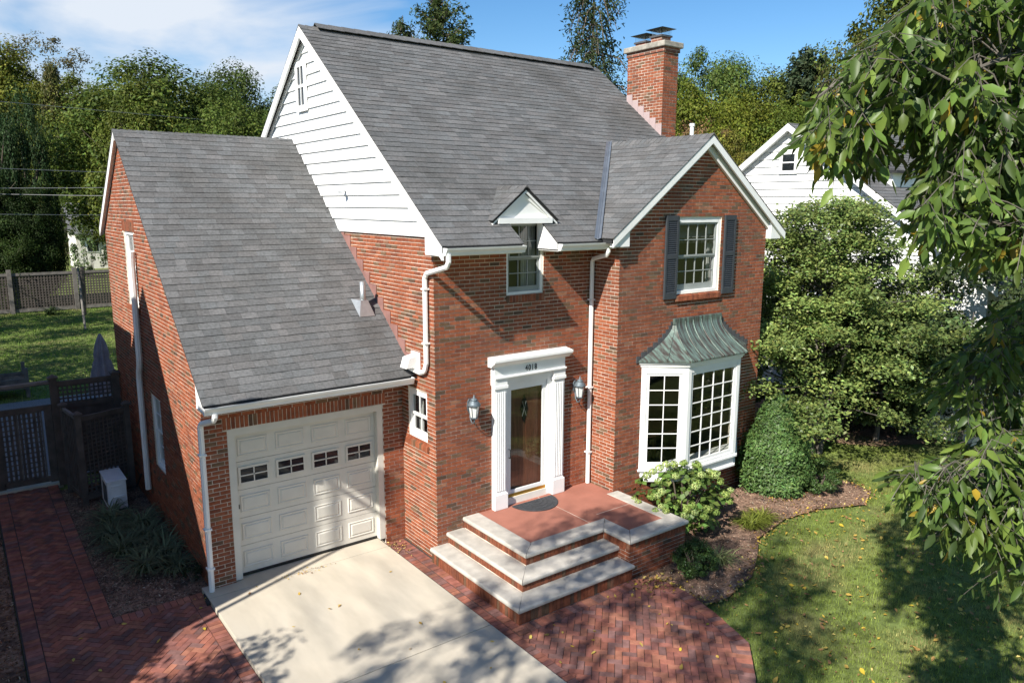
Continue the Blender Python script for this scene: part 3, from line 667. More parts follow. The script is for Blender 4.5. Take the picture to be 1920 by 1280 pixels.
# ---- chimney
chim = box('chimney', 'mortar', house, 11.257, 11.75, 2.378, 3.55, -0.3, 9.66)
brick_face(chim, pX(11.25), [[(2.37, 7.2), (3.56, 7.2), (3.56, 9.56), (2.37, 9.56)]], z0=7.2, z1=9.56)
brick_face(chim, pY(2.37), [[(11.25, 7.0), (11.76, 7.0), (11.76, 9.56), (11.25, 9.56)]], z0=7.0, z1=9.56, shift=.05)
box('corbel', 'brick_far', chim, 11.225, 11.785, 2.345, 3.585, 9.56, 9.66)
box('chimney_cap', 'cap_stone', chim, 11.16, 11.85, 2.29, 3.64, 9.66, 9.79, bevel=0.02)
for yc, zz in ((3.23, 0.0), (2.72, 0.06)):
    fl = box('flue', 'brick_far', chim, 11.34, 11.66, yc-.17, yc+.17, 9.81, 9.87+zz)
    box('cowl_base', 'lead_dark', chim, 11.31, 11.69, yc-.20, yc+.20, 9.87+zz, 9.91+zz)
    mb = MB()
    for i in range(9):
        for (x, y) in ((11.34+.04*i, yc-.17), (11.34+.04*i, yc+.17), (11.34, yc-.17+.0425*i), (11.66, yc-.17+.0425*i)): mb.tube([(x, y, 9.91+zz), (x, y, 10.06+zz)], .0025, 4)
    mb.build('cowl_mesh', 'galvanised', chim)
    mb = MB(); b = [(11.25, yc-.27), (11.75, yc-.27), (11.75, yc+.27), (11.25, yc+.27)]; tp = (11.5, yc, 10.13+zz)
    for i in range(4): mb.poly([(*b[i], 10.06+zz), (*b[(i+1) % 4], 10.06+zz), tp])
    mb.poly([(x, y, 10.055+zz) for x, y in b]); mb.build('cowl_lid', 'lead_dark', chim)
for j in range(6):                             # stepped flashing
    y0 = 3.56-j*0.2; y1 = y0-0.2; box('step_flashing', 'flash_pink', chim, 11.238, 11.246, y1-0.002, y0-0.006, zf(y1)-.05, zf(y0)+.16)
# ---- flashing where the garage roof meets the main wall
for j in range(11):
    y0 = 0.72+j*0.262; y1 = y0+0.258; zt = zgar(y1)+0.10
    MB().prism([(XM-.013, y0, zgar(y0)-.03), (XM-.013, y1, zgar(y1)-.03), (XM-.013, y1, zt), (XM-.013, y0+.0, zt)], (0.010, 0, 0)).build('step_flashing', 'flash_mauve', groof)
# ---- pipes, vents and downspouts
def pipe(path, parent, r=0.042, name='downspout', mat='white', rough=0.05):
    pts = []
    for i, p in enumerate(path):
        p = np.array(p, float)
        if 0 < i < len(path)-1:
            a = unit(np.array(path[i-1], float)-p); b = unit(np.array(path[i+1], float)-p)
            for t_ in (0.0, 0.35, 0.65, 1.0): q = p+a*rough*(1-t_)+b*rough*t_; pts.append(q)
        else: pts.append(p)
    mb = MB().tube(pts, r, 8)
    return mb.build(name, mat, parent, smooth=False)
d1 = pipe([(3.345, -0.615, 5.23), (3.345, -0.615, 5.03), (3.375, 0.17, 4.86), (3.375, 0.17, 3.30), (3.375, 0.30, 3.17), (3.36, 0.92, 3.06+.16)], house, rough=0.07)
for z in (4.6, 3.7): box('strap', 'white', d1, 3.322, 3.43, 0.12, 0.22, z, z+.03)
d2 = pipe([(6.72, -0.615, 5.22), (6.72, -0.615, 5.09), (6.855, -0.06, 4.98), (6.855, -0.06, 0.58)], house)
for z in (4.2, 2.5, 1.2): box('strap', 'white', d2, 6.805, 6.905, -.108, 0.0, z, z+.03)
d3 = pipe([(0.06, 0.60, 2.96), (0.06, 0.60, 2.86), (-0.035, 1.085, 2.70), (-0.035, 1.085, -0.04)], house, r=0.045)
for z in (2.2, 1.0, .35): box('strap', 'white', d3, -.09, .02, 1.03, 1.15, z, z+.03)
d4 = pipe([(-0.07, 5.02, 5.10), (-0.08, 5.06, 4.9), (-0.08, 5.13, 2.95), (-0.08, 5.30, 2.70), (-0.08, 5.33, 0.35)], house, r=0.055, name='vent_pipe', rough=0.08)
p = roof_hit(681, 580, GEZ, GEY, GS)
vp = MB(); vp.tube([p+np.array((0, 0, -.05)), p+np.array((0, 0, .50))], 0.052, 12); vp = vp.build('roof_vent', 'galvanised', house, smooth=True)
mb = MB(); bs = [(-.15, -.17), (.15, -.17), (.15, .18), (-.15, .18)]; tp = [(-.07, -.06), (.07, -.06), (.07, .08), (-.07, .08)]
B4 = [(p[0]+a, p[1]+b, zgar(p[1]+b)+.035) for a, b in bs]; T4 = [(p[0]+a, p[1]+b, p[2]+.17) for a, b in tp]
for i in range(4): mb.poly([B4[i], B4[(i+1) % 4], T4[(i+1) % 4], T4[i]])
mb.poly(T4); mb.build('vent_flashing', 'galvanised', vp)
q = on(1297, 254, 'Y', 1.3); MB().tube([q-np.array((0, 0, .5)), q+np.array((0, 0, .22))], .045, 10).tube([q+np.array((0, 0, .20)), q+np.array((0, 0, .26))], .06, 10).build('vent_pipe', 'white', house)
sloped_box = MB().prism([(XM-.003, .50, 3.46), (XM-.20, .50, 3.42), (XM-.26, .50, 3.24), (XM-.12, .50, 3.24), (XM-.003, .50, 3.20)], (0, 0.22, 0)).build('vent_hood', 'white', house, bevel=.01)
box('hood_plate', 'white', sloped_box, XM-.018, XM-.004, .46, .76, 3.18, 3.50)
q = on(648, 357, 'X', XM-.02)
fl = MB().tube([q, q+np.array((-.10, -.03, .01))], .03, 8).tube([q+np.array((-.10, -.03, .03)), q+np.array((-.17, -.12, -.04))], .045, 8).build('flood_light', 'unit_white', house)

# ---- garage door
gd = MB(); P = pY(YG+0.13)
sx0, sx1, sz0, SH = 0.475, 2.93, 0.035, 0.4735
casing = MB(); PC = pY(YG)
for a in ((0.365, 0.475, 0.0, 2.515), (2.93, 3.039, 0.0, 2.515), (0.475, 2.93, 2.40, 2.515)): pbox(casing, PC, *a, -0.16, -0.012)
gdr = casing.build('garage_door', 'garage_paint', house, bevel=.004)
box('door_seal', 'black', gdr, sx0, sx1, YG+.13, YG+.16, 0.0, sz0)
pan = None; cw = (sx1-sx0)/4
for r in range(5):
    z0 = sz0+r*SH
    box('door_section', 'garage_paint', gdr, sx0, sx1, YG+.135, YG+.17, z0+.003, z0+SH-.004)
    for c_ in range(4):
        xc = sx0+cw*(c_+.5); zc = z0+SH/2
        if r == 3:
            mb = MB()
            for a in ((-.25, .25, .115, .15), (-.25, .25, -.15, -.115), (-.25, -.215, -.115, .115), (.215, .25, -.115, .115), (-.009, .009, -.115, .115), (-.215, .215, -.009, .009)): pbox(mb, pY(0), *a, .0, .022)
            fr = mb.build('window_frame', 'garage_paint', gdr); fr.location = (xc, YG+.135, zc)
            for i in (-1, 1):
                for j in (-1, 1):
                    x0, x1 = sorted((xc+i*.009, xc+i*.215)); y0, y1 = sorted((zc+j*.009, zc+j*.115)); box('pane', 'dark_glass', gdr, x0, x1, YG+.126, YG+.134, y0, y1)
        else:
            if pan is None:
                mb = MB(); R = [((-.245, .145), .0), ((-.23, .13), .014), ((-.205, .105), .003), ((-.18, .085), .016)]
                rings = [[(sx_*abs(a), -n, sz_*b) for sx_, sz_ in ((-1, -1), (1, -1), (1, 1), (-1, 1))] for (a, b), n in R]
                for k_ in range(3):
                    for i in range(4): mb.poly([rings[k_][i], rings[k_][(i+1) % 4], rings[k_+1][(i+1) % 4], rings[k_+1][i]])
                mb.poly(rings[3]); pan = mb.build('raised_panel', 'garage_paint', gdr); o2 = pan
            else:
                o2 = pan.copy(); col.objects.link(o2); o2.parent = gdr
            o2.location = (xc, YG+.1345, zc)
box('lift_handle', 'black', gdr, sx0+.03, sx0+.05, YG+.12, YG+.135, 1.15, 1.22)

# ---- front entrance
ent = MB(); P = pY(0.0)
pbox(ent, P, 4.58, 4.92, 0.57, 2.86, 0.0, .03); pbox(ent, P, 5.82, 6.18, 0.57, 2.86, 0.0, .03); pbox(ent, P, 4.92, 5.82, 2.80, 2.90, -.02, .02)
pbox(ent, P, 4.56, 6.20, 2.86, 3.22, 0.0, .05)
entry = ent.build('door_surround', 'white', house, bevel=.004)
for u0 in (4.58, 5.92):
    mb = MB(); pbox(mb, P, u0, u0+.26, .57, 2.98, .03, .10); pil = mb.build('pilaster', 'white', house, bevel=.004)
    mb = MB(); pbox(mb, P, u0-.015, u0+.275, .57, .86, .03, .13); mb.build('pilaster_base', 'white', pil, bevel=.006)
    mb = MB(); pbox(mb, P, u0-.02, u0+.28, 2.80, 2.86, .03, .13); pbox(mb, P, u0-.01, u0+.27, 2.86, 2.98, .03, .115); mb.build('capital', 'white', pil, bevel=.006)
    for i in range(5): MB().tube([(u0+.045+i*.0425, -.102, .92), (u0+.045+i*.0425, -.102, 2.74)], .013, 6).build('flute', 'white', pil)
mb = MB(); pbox(mb, P, 4.565, 6.195, 2.985, 3.02, .05, .145); mb.build('architrave', 'white', entry, bevel=.005)
mb = MB(); pbox(mb, P, 4.575, 6.185, 3.02, 3.215, .05, .10); mb.build('frieze', 'white', entry)
cor = MB().prism([(4.50, -.001, 3.20), (4.50, -.11, 3.20), (4.50, -.14, 3.24), (4.50, -.20, 3.27), (4.50, -.22, 3.30), (4.50, -.22, 3.34), (4.50, -.001, 3.37)], (1.78, 0, 0)).build('entry_cornice', 'white', entry)
fc = bpy.data.curves.new('number', 'FONT'); fc.body = '4018'; fc.size = 0.155; fc.extrude = 0.004; fc.align_x = 'CENTER'; fc.space_character = 1.25
fo = bpy.data.objects.new('number', fc); col.objects.link(fo); bpy.context.view_layer.update()
me = bpy.data.meshes.new_from_object(fo.evaluated_get(bpy.context.evaluated_depsgraph_get())); bpy.data.objects.remove(fo)
me.materials.append(MATS['black']); nu = obj('house_number', me, entry); nu.rotation_euler = (math.pi/2, 0, 0); nu.scale = (0.72, 1, 1); nu.location = (5.38, -.106, 3.055)
nu['label'] = 'small black house number 4018 over the front door'
sd_ = MB(); u0, u1, v0, v1 = 4.92, 5.82, 0.70, 2.80
for a in ((u0, u0+.085, v0, v1), (u1-.085, u1, v0, v1), (u0+.085, u1-.085, v1-.09, v1), (u0+.085, u1-.085, v0+.06, v0+.13)): pbox(sd_, P, *a, -.035, .0)
storm = sd_.build('storm_door', 'white', house, bevel=.004)
mb = MB(); mb.poly([P(u0+.085, v0+.13, -.02), P(u1-.085, v0+.13, -.02), P(u1-.085, v1-.09, -.02), P(u0+.085, v1-.09, -.02)]); mb.build('storm_glass', 'clear_glass', storm)
mb = MB(); pbox(mb, P, u0, u1, v0, v0+.06, -.03, .012); mb.build('kick_strip', 'brass', storm)
mb = MB(); pbox(mb, P, u0, u1, .565, v0, -.05, .03); mb.build('threshold', 'cream', storm)
mb = MB(); mb.tube([(5.0-.04, -.0, 1.62), (4.96, -.05, 1.62), (4.96, -.05, 1.46), (4.96, 0, 1.46)], .008, 6).build('handle', 'black', storm)
wd = MB(); pbox(wd, P, u0, u1, v0, v1, -.14, -.10); wd = wd.build('front_door', 'door_wood', house)
for (a, b, c_, d_) in ((5.04, 5.33, .9, 1.5), (5.42, 5.70, .9, 1.5), (5.04, 5.33, 1.65, 2.6), (5.42, 5.70, 1.65, 2.6)):
    mb = MB(); pbox(mb, P, a, b, c_, d_, -.10, -.092); mb.build('door_panel', 'door_wood', wd, bevel=.003)
dm = [(5.30, -.0), (5.43, .0)]
mb = MB(); ds = [(5.28, 2.30), (5.37, 2.02), (5.46, 2.30), (5.37, 2.58)]; mb.prism([P(u, v, -.088) for u, v in ds], (0, -.006, 0)); mb.build('diamond_light', 'dark_glass', wd)
mb = MB()
for (a, b) in (((5.28+.045, 2.16), (5.46-.045+.0, 2.44)), ((5.46-.045, 2.16), (5.28+.045, 2.44))): mb.tube([P(*a, -.078), P(*b, -.078)], .005, 4)
mb.build('leading', 'galvanised', wd)
BR_DONE = True

# ================================================================= ground, drive and paving
big = MB()
GZ = -0.17
xs = [-900, -200, -60, -20, 0, 20, 40, 80, 250, 900]; ys = [-900, -200, -60, -20, 0, 20, 40, 80, 250, 900]
big.grid([[(x, y, GZ) for x in xs] for y in ys]); ground = big.build('ground', 'lawn', kind='structure')
def sheet(name, poly, z, mat, th=0.0, **k):
    mb = MB()
    if th: mb.prism([(x, y, z-th) for x, y in ccw(poly)], (0, 0, th))
    else: mb.poly([(x, y, z) for x, y in ccw(poly)])
    return mb.build(name, mat, **k)
DZ = -0.02; DXL, DXR = -0.14, 2.95
drive = sheet('driveway', [(DXL, 1.14), (DXR, 1.14), (DXR, -30), (DXL, -30)], DZ-.06, 'paver_joint', kind='structure')
for y0, y1 in ((1.30, 0.885), (0.875, -2.285), (-2.30, -5.6), (-5.615, -9), (-9.015, -14)):
    MB().prism([(x, y, DZ-.10) for x, y in ((DXL, y1), (DXR, y1), (DXR, y0), (DXL, y0))], (0, 0, .10)).build('concrete_slab', 'concrete', drive, bevel=0.006)
def paver_colour(dark=1.0):
    j = RNG.uniform(0.8, 1.2)*dark; c = RNG.choice(((0.26, 0.10, 0.075), (0.23, 0.098, 0.08), (0.29, 0.11, 0.075), (0.20, 0.105, 0.092), (0.31, 0.13, 0.085)))
    return tuple(x*j for x in c)
PZ = -0.08
def paver_quad(cx, cy, ang, l, w, parent, cv, weight=1.0, zt=PZ):
    ca, sa_ = math.cos(ang), math.sin(ang); g = 0.004; q = [(-l/2+g, -w/2+g), (l/2-g, -w/2+g), (l/2-g, w/2-g), (-l/2+g, w/2-g)]
    q = [(cx+a*ca-b*sa_, cy+a*sa_+b*ca) for a, b in q]; c = paver_colour(); dz = RNG.uniform(-.003, .002)
    for poly in cv:
        r = clip(q, poly)
        if len(r) < 3 or parea(r) < 0.0015: continue
        n = len(r); V_ = [(x, y, zt+dz) for x, y in r]+[(x, y, zt-.014) for x, y in r]
        F_ = [tuple(range(n))]+[(i+n, (i+1) % n+n, (i+1) % n, i) for i in range(n)]
        PAVERS.add(V_, F_, c, parent, top=range(n), weight=weight)
def herringbone(parent, cv, bounds, ang=math.radians(45), w=0.1, origin=(0, 0), weight=1.0):
    cv = [ccw(p) for p in cv]; x0, x1, y0, y1 = bounds; cx, cy = (x0+x1)/2, (y0+y1)/2; n = int(max(x1-x0, y1-y0)/w*0.9)+4
    ca, sa_ = math.cos(ang), math.sin(ang)
    for i in range(-n, n):
        for j in range(-n, n):
            k = (i-j) % 4          # single-basket herringbone on a unit grid of w
            if k == 0: lx, ly, a = (i+1)*w, (j+.5)*w, 0.0        # horizontal brick covers (i,j),(i+1,j)
            elif k == 3: lx, ly, a = (i+.5)*w, (j+1)*w, math.pi/2  # vertical brick covers (i,j),(i,j+1)
            else: continue
            X, Y = cx+lx*ca-ly*sa_, cy+lx*sa_+ly*ca
            if x0-.2 < X < x1+.2 and y0-.2 < Y < y1+.2: paver_quad(X, Y, ang+a, 2*w, w, parent, cv, weight)
def soldier_strip(parent, p, q, width, w=0.1, weight=1.0):
    p, q = np.array(p, float), np.array(q, float); d = q-p; ln = np.linalg.norm(d); d /= ln; nrm = np.array((-d[1], d[0])); n = max(1, round(ln/w)); st = ln/n; a = math.atan2(d[1], d[0])
    big_ = [[(-99, -99), (99, -99), (99, 99), (-99, 99)]]
    for i in range(n):
        c = p+d*(st*(i+.5))+nrm*width/2; paver_quad(c[0], c[1], a+math.pi/2, width, st, parent, big_, weight)
# left walk, beside the drive and along the garage
walk = sheet('brick_walkway', [(-2.56, 8.0), (-1.40, 8.0), (-1.40, 1.28), (DXL-.003, 1.28), (DXL-.003, -9), (-2.56, -9)], PZ-.013, 'paver_joint', kind='structure')
herringbone(walk, [[(-2.33, 1.06), (-1.62, 1.06), (-1.62, 8.0), (-2.33, 8.0)], [(-2.33, -3.4), (-.355, -3.4), (-.355, 1.06), (-2.33, 1.06)]], (-2.35, -.34, -3.4, 8.0))
soldier_strip(walk, (-2.34, -3.4), (-2.34, 8.0), 0.2); soldier_strip(walk, (-1.41, 1.27), (-1.41, 8.0), 0.2)
soldier_strip(walk, (-.15, 1.06), (-1.60, 1.06), -0.2); soldier_strip(walk, (-.15, -3.4), (-.15, 1.06), 0.2)
# right strip by the drive and the patio before the steps
pat_out = [(2.955, 1.14), (3.42, 1.14), (3.42, 0.0), (3.42, -2.46), (5.72, -2.46), (6.02, -2.75), (6.06, -3.3), (5.92, -3.95), (5.66, -4.75), (5.0, -5.35), (4.2, -5.9), (2.955, -6.6)]
patio = MB(); pl = [[Vector((x, y, 0)) for x, y in ccw(pat_out)]]; patio.v = [(p.x, p.y, PZ-.013) for p in pl[0]]; patio.f = [tuple(t_) for t_ in tessellate_polygon(pl)]; patio.c = [None]*len(patio.f)
patio = patio.build('brick_patio', 'paver_joint', kind='structure')
for a, b in (((3.16, 1.13), (3.16, -6.4)),): soldier_strip(patio, b, a, 0.2); soldier_strip(patio, (3.375, -2.7), (3.375, 1.13), 0.2)
herringbone(patio, [[(3.165, -2.71), (3.165, -6.4), (4.25, -5.72), (5.0, -5.16), (5.46, -4.68), (5.70, -3.95), (5.83, -3.3), (5.82, -2.87), (5.70, -2.71)]], (3.1, 5.9, -6.4, -2.7))
soldier_strip(patio, (3.38, -2.50), (5.72, -2.50), -0.2)
edge = [(5.74, -2.52), (6.03, -2.80), (6.06, -3.3), (5.92, -3.95), (5.66, -4.75), (5.05, -5.3), (4.2, -5.92)]
for a, b in zip(edge[:-1], edge[1:]): soldier_strip(patio, a, b, -0.2)
# planting beds
def pts_fill(name, poly, z, mat, kind='structure'):
    pl = [[Vector((x, y, 0)) for x, y in ccw(poly)]]; mb = MB(); mb.v = [(p.x, p.y, z) for p in pl[0]]; mb.f = [tuple(t_) for t_ in tessellate_polygon(pl)]; mb.c = [None]*len(mb.f)
    return mb.build(name, mat, kind=kind)
bedL = [(-1.405, 1.28), (-.0, 1.28), (-.0, 7.6), (-1.405, 7.6)]
bedR = [(7.05, -.7), (7.05, -2.44), (5.70, -2.44), (5.74, -2.5), (6.07, -2.8), (6.10, -3.35), (6.05, -3.7), (6.5, -3.75), (7.4, -3.55), (8.1, -3.15), (8.75, -2.72), (9.9, -2.5), (10.9, -2.6), (11.9, -3.05), (12.7, -2.75), (12.9, -2.2), (12.6, -1.2), (12.2, 0.5), (11.6, 2.0), (11.28, 2.3), (11.28, -.7)]
bed_left = pts_fill('mulch_bed', bedL, -0.10, 'mulch'); bed_right = pts_fill('mulch_bed', bedR, -0.115, 'mulch')
dirt = pts_fill('soil_strip', [(-2.57, -9), (-2.57, 12), (-4.6, 12), (-4.6, -9)], -0.12, 'mulch')
neighbour_bed = pts_fill('mulch_bed', [(14.6, 0.6), (16.0, -1.2), (18, -2.2), (22, -3.5), (24, -2.0), (18.4, 4.5), (15.5, 4.5)], -.14, 'mulch')
patio_gravel = pts_fill('gravel_patch', [(-6, 8.6), (3.2, 8.6), (3.2, 17.0), (-6, 17.0)], -.13, 'gravel')
box('gate_pad', 'concrete', None, -2.5, -1.3, 8.02, 8.7, -.18, -.05, kind='structure')

# ================================================================= steps and landing
steps = thing('front_steps', 'three limestone steps with brick risers rising to a red landing at the front door', 'steps', (0, 0, 0))
def stone(pts, z1, th=.075, name='stone_tread', bevel=.028):
    o_ = MB().prism([(x, y, z1-th) for x, y in ccw(pts)], (0, 0, th)).build(name, 'limestone', steps); bm = bmesh.new(); bm.from_mesh(o_.data)
    ed = [e for e in bm.edges if abs(e.verts[0].co.z-e.verts[1].co.z) < 1e-4 and min(abs(e.verts[0].co.x-e.verts[1].co.x), abs(e.verts[0].co.y-e.verts[1].co.y)) < 1e-3]
    outer = [e for e in ed if all(abs(v.co.x-min(p[0] for p in pts)) < .012 for v in e.verts) or all(abs(v.co.y-min(p[1] for p in pts)) < .012 for v in e.verts) or all(abs(v.co.x-max(p[0] for p in pts)) < .002 for v in e.verts)]
    bmesh.ops.bevel(bm, geom=outer, offset=bevel, segments=3, affect='EDGES', profile=0.5); bm.to_mesh(o_.data); bm.free(); return o_
LZ, Z2, Z1 = 0.575, 0.380, 0.185
def R4(x0, x1, y0, y1): return [(x0, y0), (x1, y0), (x1, y1), (x0, y1)]
stone([(3.955, -.004), (3.955, -1.81), (4.31, -1.50), (4.31, -.004)], LZ, name='coping_stone'); stone([(3.962, -1.815), (5.625, -1.815), (5.945, -1.50), (4.316, -1.50)], LZ, name='coping_stone')
stone([(5.63, -1.82), (5.63, -2.435), (5.95, -2.10), (5.95, -1.505)], LZ, name='coping_stone'); stone([(5.637, -2.44), (7.065, -2.44), (6.75, -2.105), (5.957, -2.105)], LZ, name='coping_stone'); stone([(7.07, -2.435), (7.07, -.705), (6.755, -.705), (6.755, -2.10)], LZ, name='coping_stone')
stone([(3.615, -.004), (3.615, -2.165), (3.985, -1.785), (3.985, -.004)], Z2); stone([(3.622, -2.17), (5.672, -2.17), (5.672, -1.78), (3.992, -1.78)], Z2)
stone([(3.285, -.004), (3.285, -2.515), (3.655, -2.135), (3.655, -.004)], Z1); stone([(3.292, -2.52), (5.672, -2.52), (5.672, -2.13), (3.662, -2.13)], Z1)
mb = MB(); pl = [(4.30, -.002), (4.30, -1.51), (5.94, -1.51), (5.94, -2.115), (6.765, -2.115), (6.765, -.702), (6.92, -.70), (6.92, -.002)]
mb.prism([(x, y, .40) for x, y in ccw(pl)], (0, 0, LZ-.006-.40)); landing = mb.build('landing', 'red_slab', steps)
for x0, x1, y0, y1 in ((5.60, 5.608, -1.505, -.05), (5.945, 6.76, -1.30, -1.292)): box('slab_joint', 'mortar', landing, x0, x1, y0, y1, LZ-.007, LZ-.0045)
# cores (mortar) with bricks
core = MB().box(3.995, 5.665, -1.775, -.003, -.2, LZ-.08).box(5.668, 7.03, -2.39, -.003-.70, -.2, LZ-.08).box(3.66, 5.66, -2.125, -.003, -.2, Z2-.08).box(3.33, 5.66, -2.475, -.003, -.2, Z1-.08).build('riser', 'mortar', steps)
def up_row(place, u0, u1, v0, v1, w=.072): 
    n = max(1, round((u1-u0)/w)); s = (u1-u0)/n
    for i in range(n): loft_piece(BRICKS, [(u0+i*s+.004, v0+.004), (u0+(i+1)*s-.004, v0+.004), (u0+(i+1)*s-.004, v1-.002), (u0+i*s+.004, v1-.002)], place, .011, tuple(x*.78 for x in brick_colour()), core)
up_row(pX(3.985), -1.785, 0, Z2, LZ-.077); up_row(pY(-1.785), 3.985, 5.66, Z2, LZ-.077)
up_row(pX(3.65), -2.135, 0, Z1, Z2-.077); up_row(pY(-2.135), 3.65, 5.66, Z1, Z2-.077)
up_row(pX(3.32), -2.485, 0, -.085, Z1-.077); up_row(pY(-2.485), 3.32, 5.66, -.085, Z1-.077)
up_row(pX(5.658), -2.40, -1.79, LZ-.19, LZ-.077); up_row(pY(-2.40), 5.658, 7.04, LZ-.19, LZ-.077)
brick_face(core, pY(-2.40), [[(5.658, -.2), (7.04, -.2), (7.04, LZ-.19), (5.658, LZ-.19)]], z0=-.2, z1=LZ-.19)
brick_face(core, pX(5.658), [[(-2.40, Z1-.1), (-1.79, Z1-.1), (-1.79, LZ-.19), (-2.40, LZ-.19)]], z0=0, z1=LZ-.19)
brick_face(core, lambda u, v, n: (7.04+n, u, v), [[(-2.40, -.2), (-.7, -.2), (-.7, LZ-.08), (-2.40, LZ-.08)]], z0=-.2, z1=LZ-.08, weight=0)
# doormat
mb = MB(); arc = [(5.40-.47*math.cos(a), -.135-.50*math.sin(a)) for a in [math.pi*i/20 for i in range(21)]]
arc = [(4.93+ .94*(i/20), 0) for i in ()] or arc
mat_ = MB().prism([(x, y, LZ-.004) for x, y in ccw(arc)], (0, 0, .014)).build('doormat', 'rubber', label='black half-round rubber doormat on the red landing before the door', category='doormat', bevel=.003)
mb = MB()
for k in range(1, 5):
    r = .47*k/5; mb.tube([(5.40-r*math.cos(a), -.145-r*1.03*math.sin(a), LZ+.011) for a in [math.pi*i/14 for i in range(15)]], .006, 4)
mb.build('mat_rib', 'rubber', mat_)

# ================================================================= wall lanterns
def lantern(x, label):
    t_ = thing('wall_lantern', label, 'lantern', (x, 0, 2.27), group='lanterns beside the front door')
    MB().prism([(.055*math.cos(a), -.002, .30+.13*math.sin(a)) for a in [2*math.pi*i/10 for i in range(10)]], (0, -.022, 0)).build('back_plate', 'lantern_metal', t_, bevel=.003)
    mb = MB(); mb.tube([(0, -.02, .20), (0, -.03, .08), (0, -.08, .015), (0, -.14, .02), (0, -.165, .07), (0, -.15, .10), (0, -.125, .095), (0, -.12, .07)], .012, 6); mb.tube([(0, -.02, .36), (0, -.10, .36)], .010, 6).build('bracket', 'lantern_metal', t_, smooth=True)
    C = (0, -.15); 
    def hexr(r, z, n=6): return [(C[0]+r*math.cos(math.pi/6+2*math.pi*i/n), C[1]+r*math.sin(math.pi/6+2*math.pi*i/n), z) for i in range(n)]
    g = MB(); a, b = hexr(.06, .13), hexr(.092, .335)
    for i in range(6): g.poly([a[i], a[(i+1) % 6], b[(i+1) % 6], b[i]])
    g.build('glass_panel', 'frosted', t_)
    for i in range(6): MB().tube([a[i], b[i]], .007, 4).build('glazing_bar', 'lantern_metal', t_)
    MB().lathe([(.045, .10), (.07, .115), (.068, .132)], *C, 6).build('base_ring', 'lantern_metal', t_)
    MB().lathe([(.115, .332), (.122, .345), (.085, .40), (.055, .425), (.065, .435), (.05, .455), (.02, .47), (.012, .50), (.004, .53)], *C, 10).build('cap', 'lantern_metal', t_, smooth=True)
lantern(4.11, 'weathered black wall lantern on the brick left of the front door'); lantern(6.52, 'weathered black wall lantern between the door and the white downspout')

# ================================================================= side yard: condenser, enclosure, gate
ac = thing('heat_pump', 'white outdoor condenser unit beside the lattice screen', 'condenser', (-.60, 6.0, -.10))
MB().box(-.17, .17, -.40, .40, .06, .64).build('casing', 'unit_white', ac, bevel=.012); MB().box(-.185, .185, -.415, .415, .64, .665).build('lid', 'unit_white', ac, bevel=.006)
MB().box(-.10, .10, -.412, -.40, .52, .56).build('grip', 'unit_white', ac, bevel=.004); MB().box(-.08, .12, -.425, -.40, .30, .34).build('valve_cover', 'unit_white', ac, bevel=.004)
mb = MB()
for i in range(9): mb.box(-.178, -.17, -.30+i*.05, -.275+i*.05, .15, .55)
mb.build('grille', 'lead_dark', ac)
for y in (-.3, .3): MB().box(-.22, .20, y-.03, y+.03, 0, .06).build('foot', 'lead_dark', ac)
MB().tube([(.10, .1, .30), (.30, .3, .22), (.48, .35, .2), (.56, .2, .5)], .022, 6).build('refrigerant_line', 'black', ac)
sb_ = MB().prism([(-.20, .78, -.085), (.10, .78, -.085), (.06, 1.13, -.085), (-.16, 1.13, -.085)], (0, 0, .05)).build('splash_block', 'black', label='black splash block under the corner downspout of the garage', category='splash block', bevel=.01)
def post(mb, x, y, z0, z1, w=.055): mb.box(x-w, x+w, y-w, y+w, z0, z1)
def cap(parent, x, y, z, mat, w=.085):
    mb = MB().box(x-w, x+w, y-w, y+w, z, z+.03); b = [(x-w*.9, y-w*.9), (x+w*.9, y-w*.9), (x+w*.9, y+w*.9), (x-w*.9, y+w*.9)]
    for i in range(4): mb.poly([(*b[i], z+.03), (*b[(i+1) % 4], z+.03), (x, y, z+.09)])
    mb.build('post_cap', mat, parent)
def lattice(parent, p, q, z0, z1, mat, gap=.085, w=.032, t=.010, diag=False, both=True):
    p, q = np.array(p, float), np.array(q, float); d = q-p; ln = np.linalg.norm(d); d /= ln; n = np.array((-d[1], d[0])); mb = MB()
    def strip(u0, u1, v0, v1, off):
        a = p+d*u0+n*off; b = p+d*u1+n*off; mb.prism([(*a, v0), (*b, v0), (*b, v1), (*a, v1)], (n[0]*t, n[1]*t, 0))
    k = max(1, int(ln/gap))
    for i in range(k+1): u = (ln-w)*i/k; strip(u, u+w, z0, z1, 0)
    if both:
        k = max(1, int((z1-z0)/gap))
        for i in range(k+1): v = z0+(z1-z0-w)*i/k; strip(0, ln, v, v+w, t)
    return mb.build('lattice', mat, parent, kind='stuff')
def rail(parent, p, q, z0, z1, th, mat, name='rail'):
    p, q = np.array(p, float), np.array(q, float); d = unit(q-p); n = np.array((-d[1], d[0]))*th/2
    return MB().prism([(*(p+n), z0), (*(q+n), z0), (*(q-n), z0), (*(p-n), z0)], (0, 0, z1-z0)).build(name, mat, parent)
FW = 'fence_wood'
gate = thing('garden_gate', 'dark stained wooden gate with upright slats at the end of the brick walk', 'gate', (0, 0, 0))
for x in (-2.42, -1.46): MB().box(x-.06, x+.085, 8.0, 8.05, .0, 1.72).build('stile', FW, gate)
for z0, z1 in ((1.60, 1.72), (.02, .14)): MB().box(-2.36, -1.52, 8.0, 8.05, z0, z1).build('rail', FW, gate)
sl = None
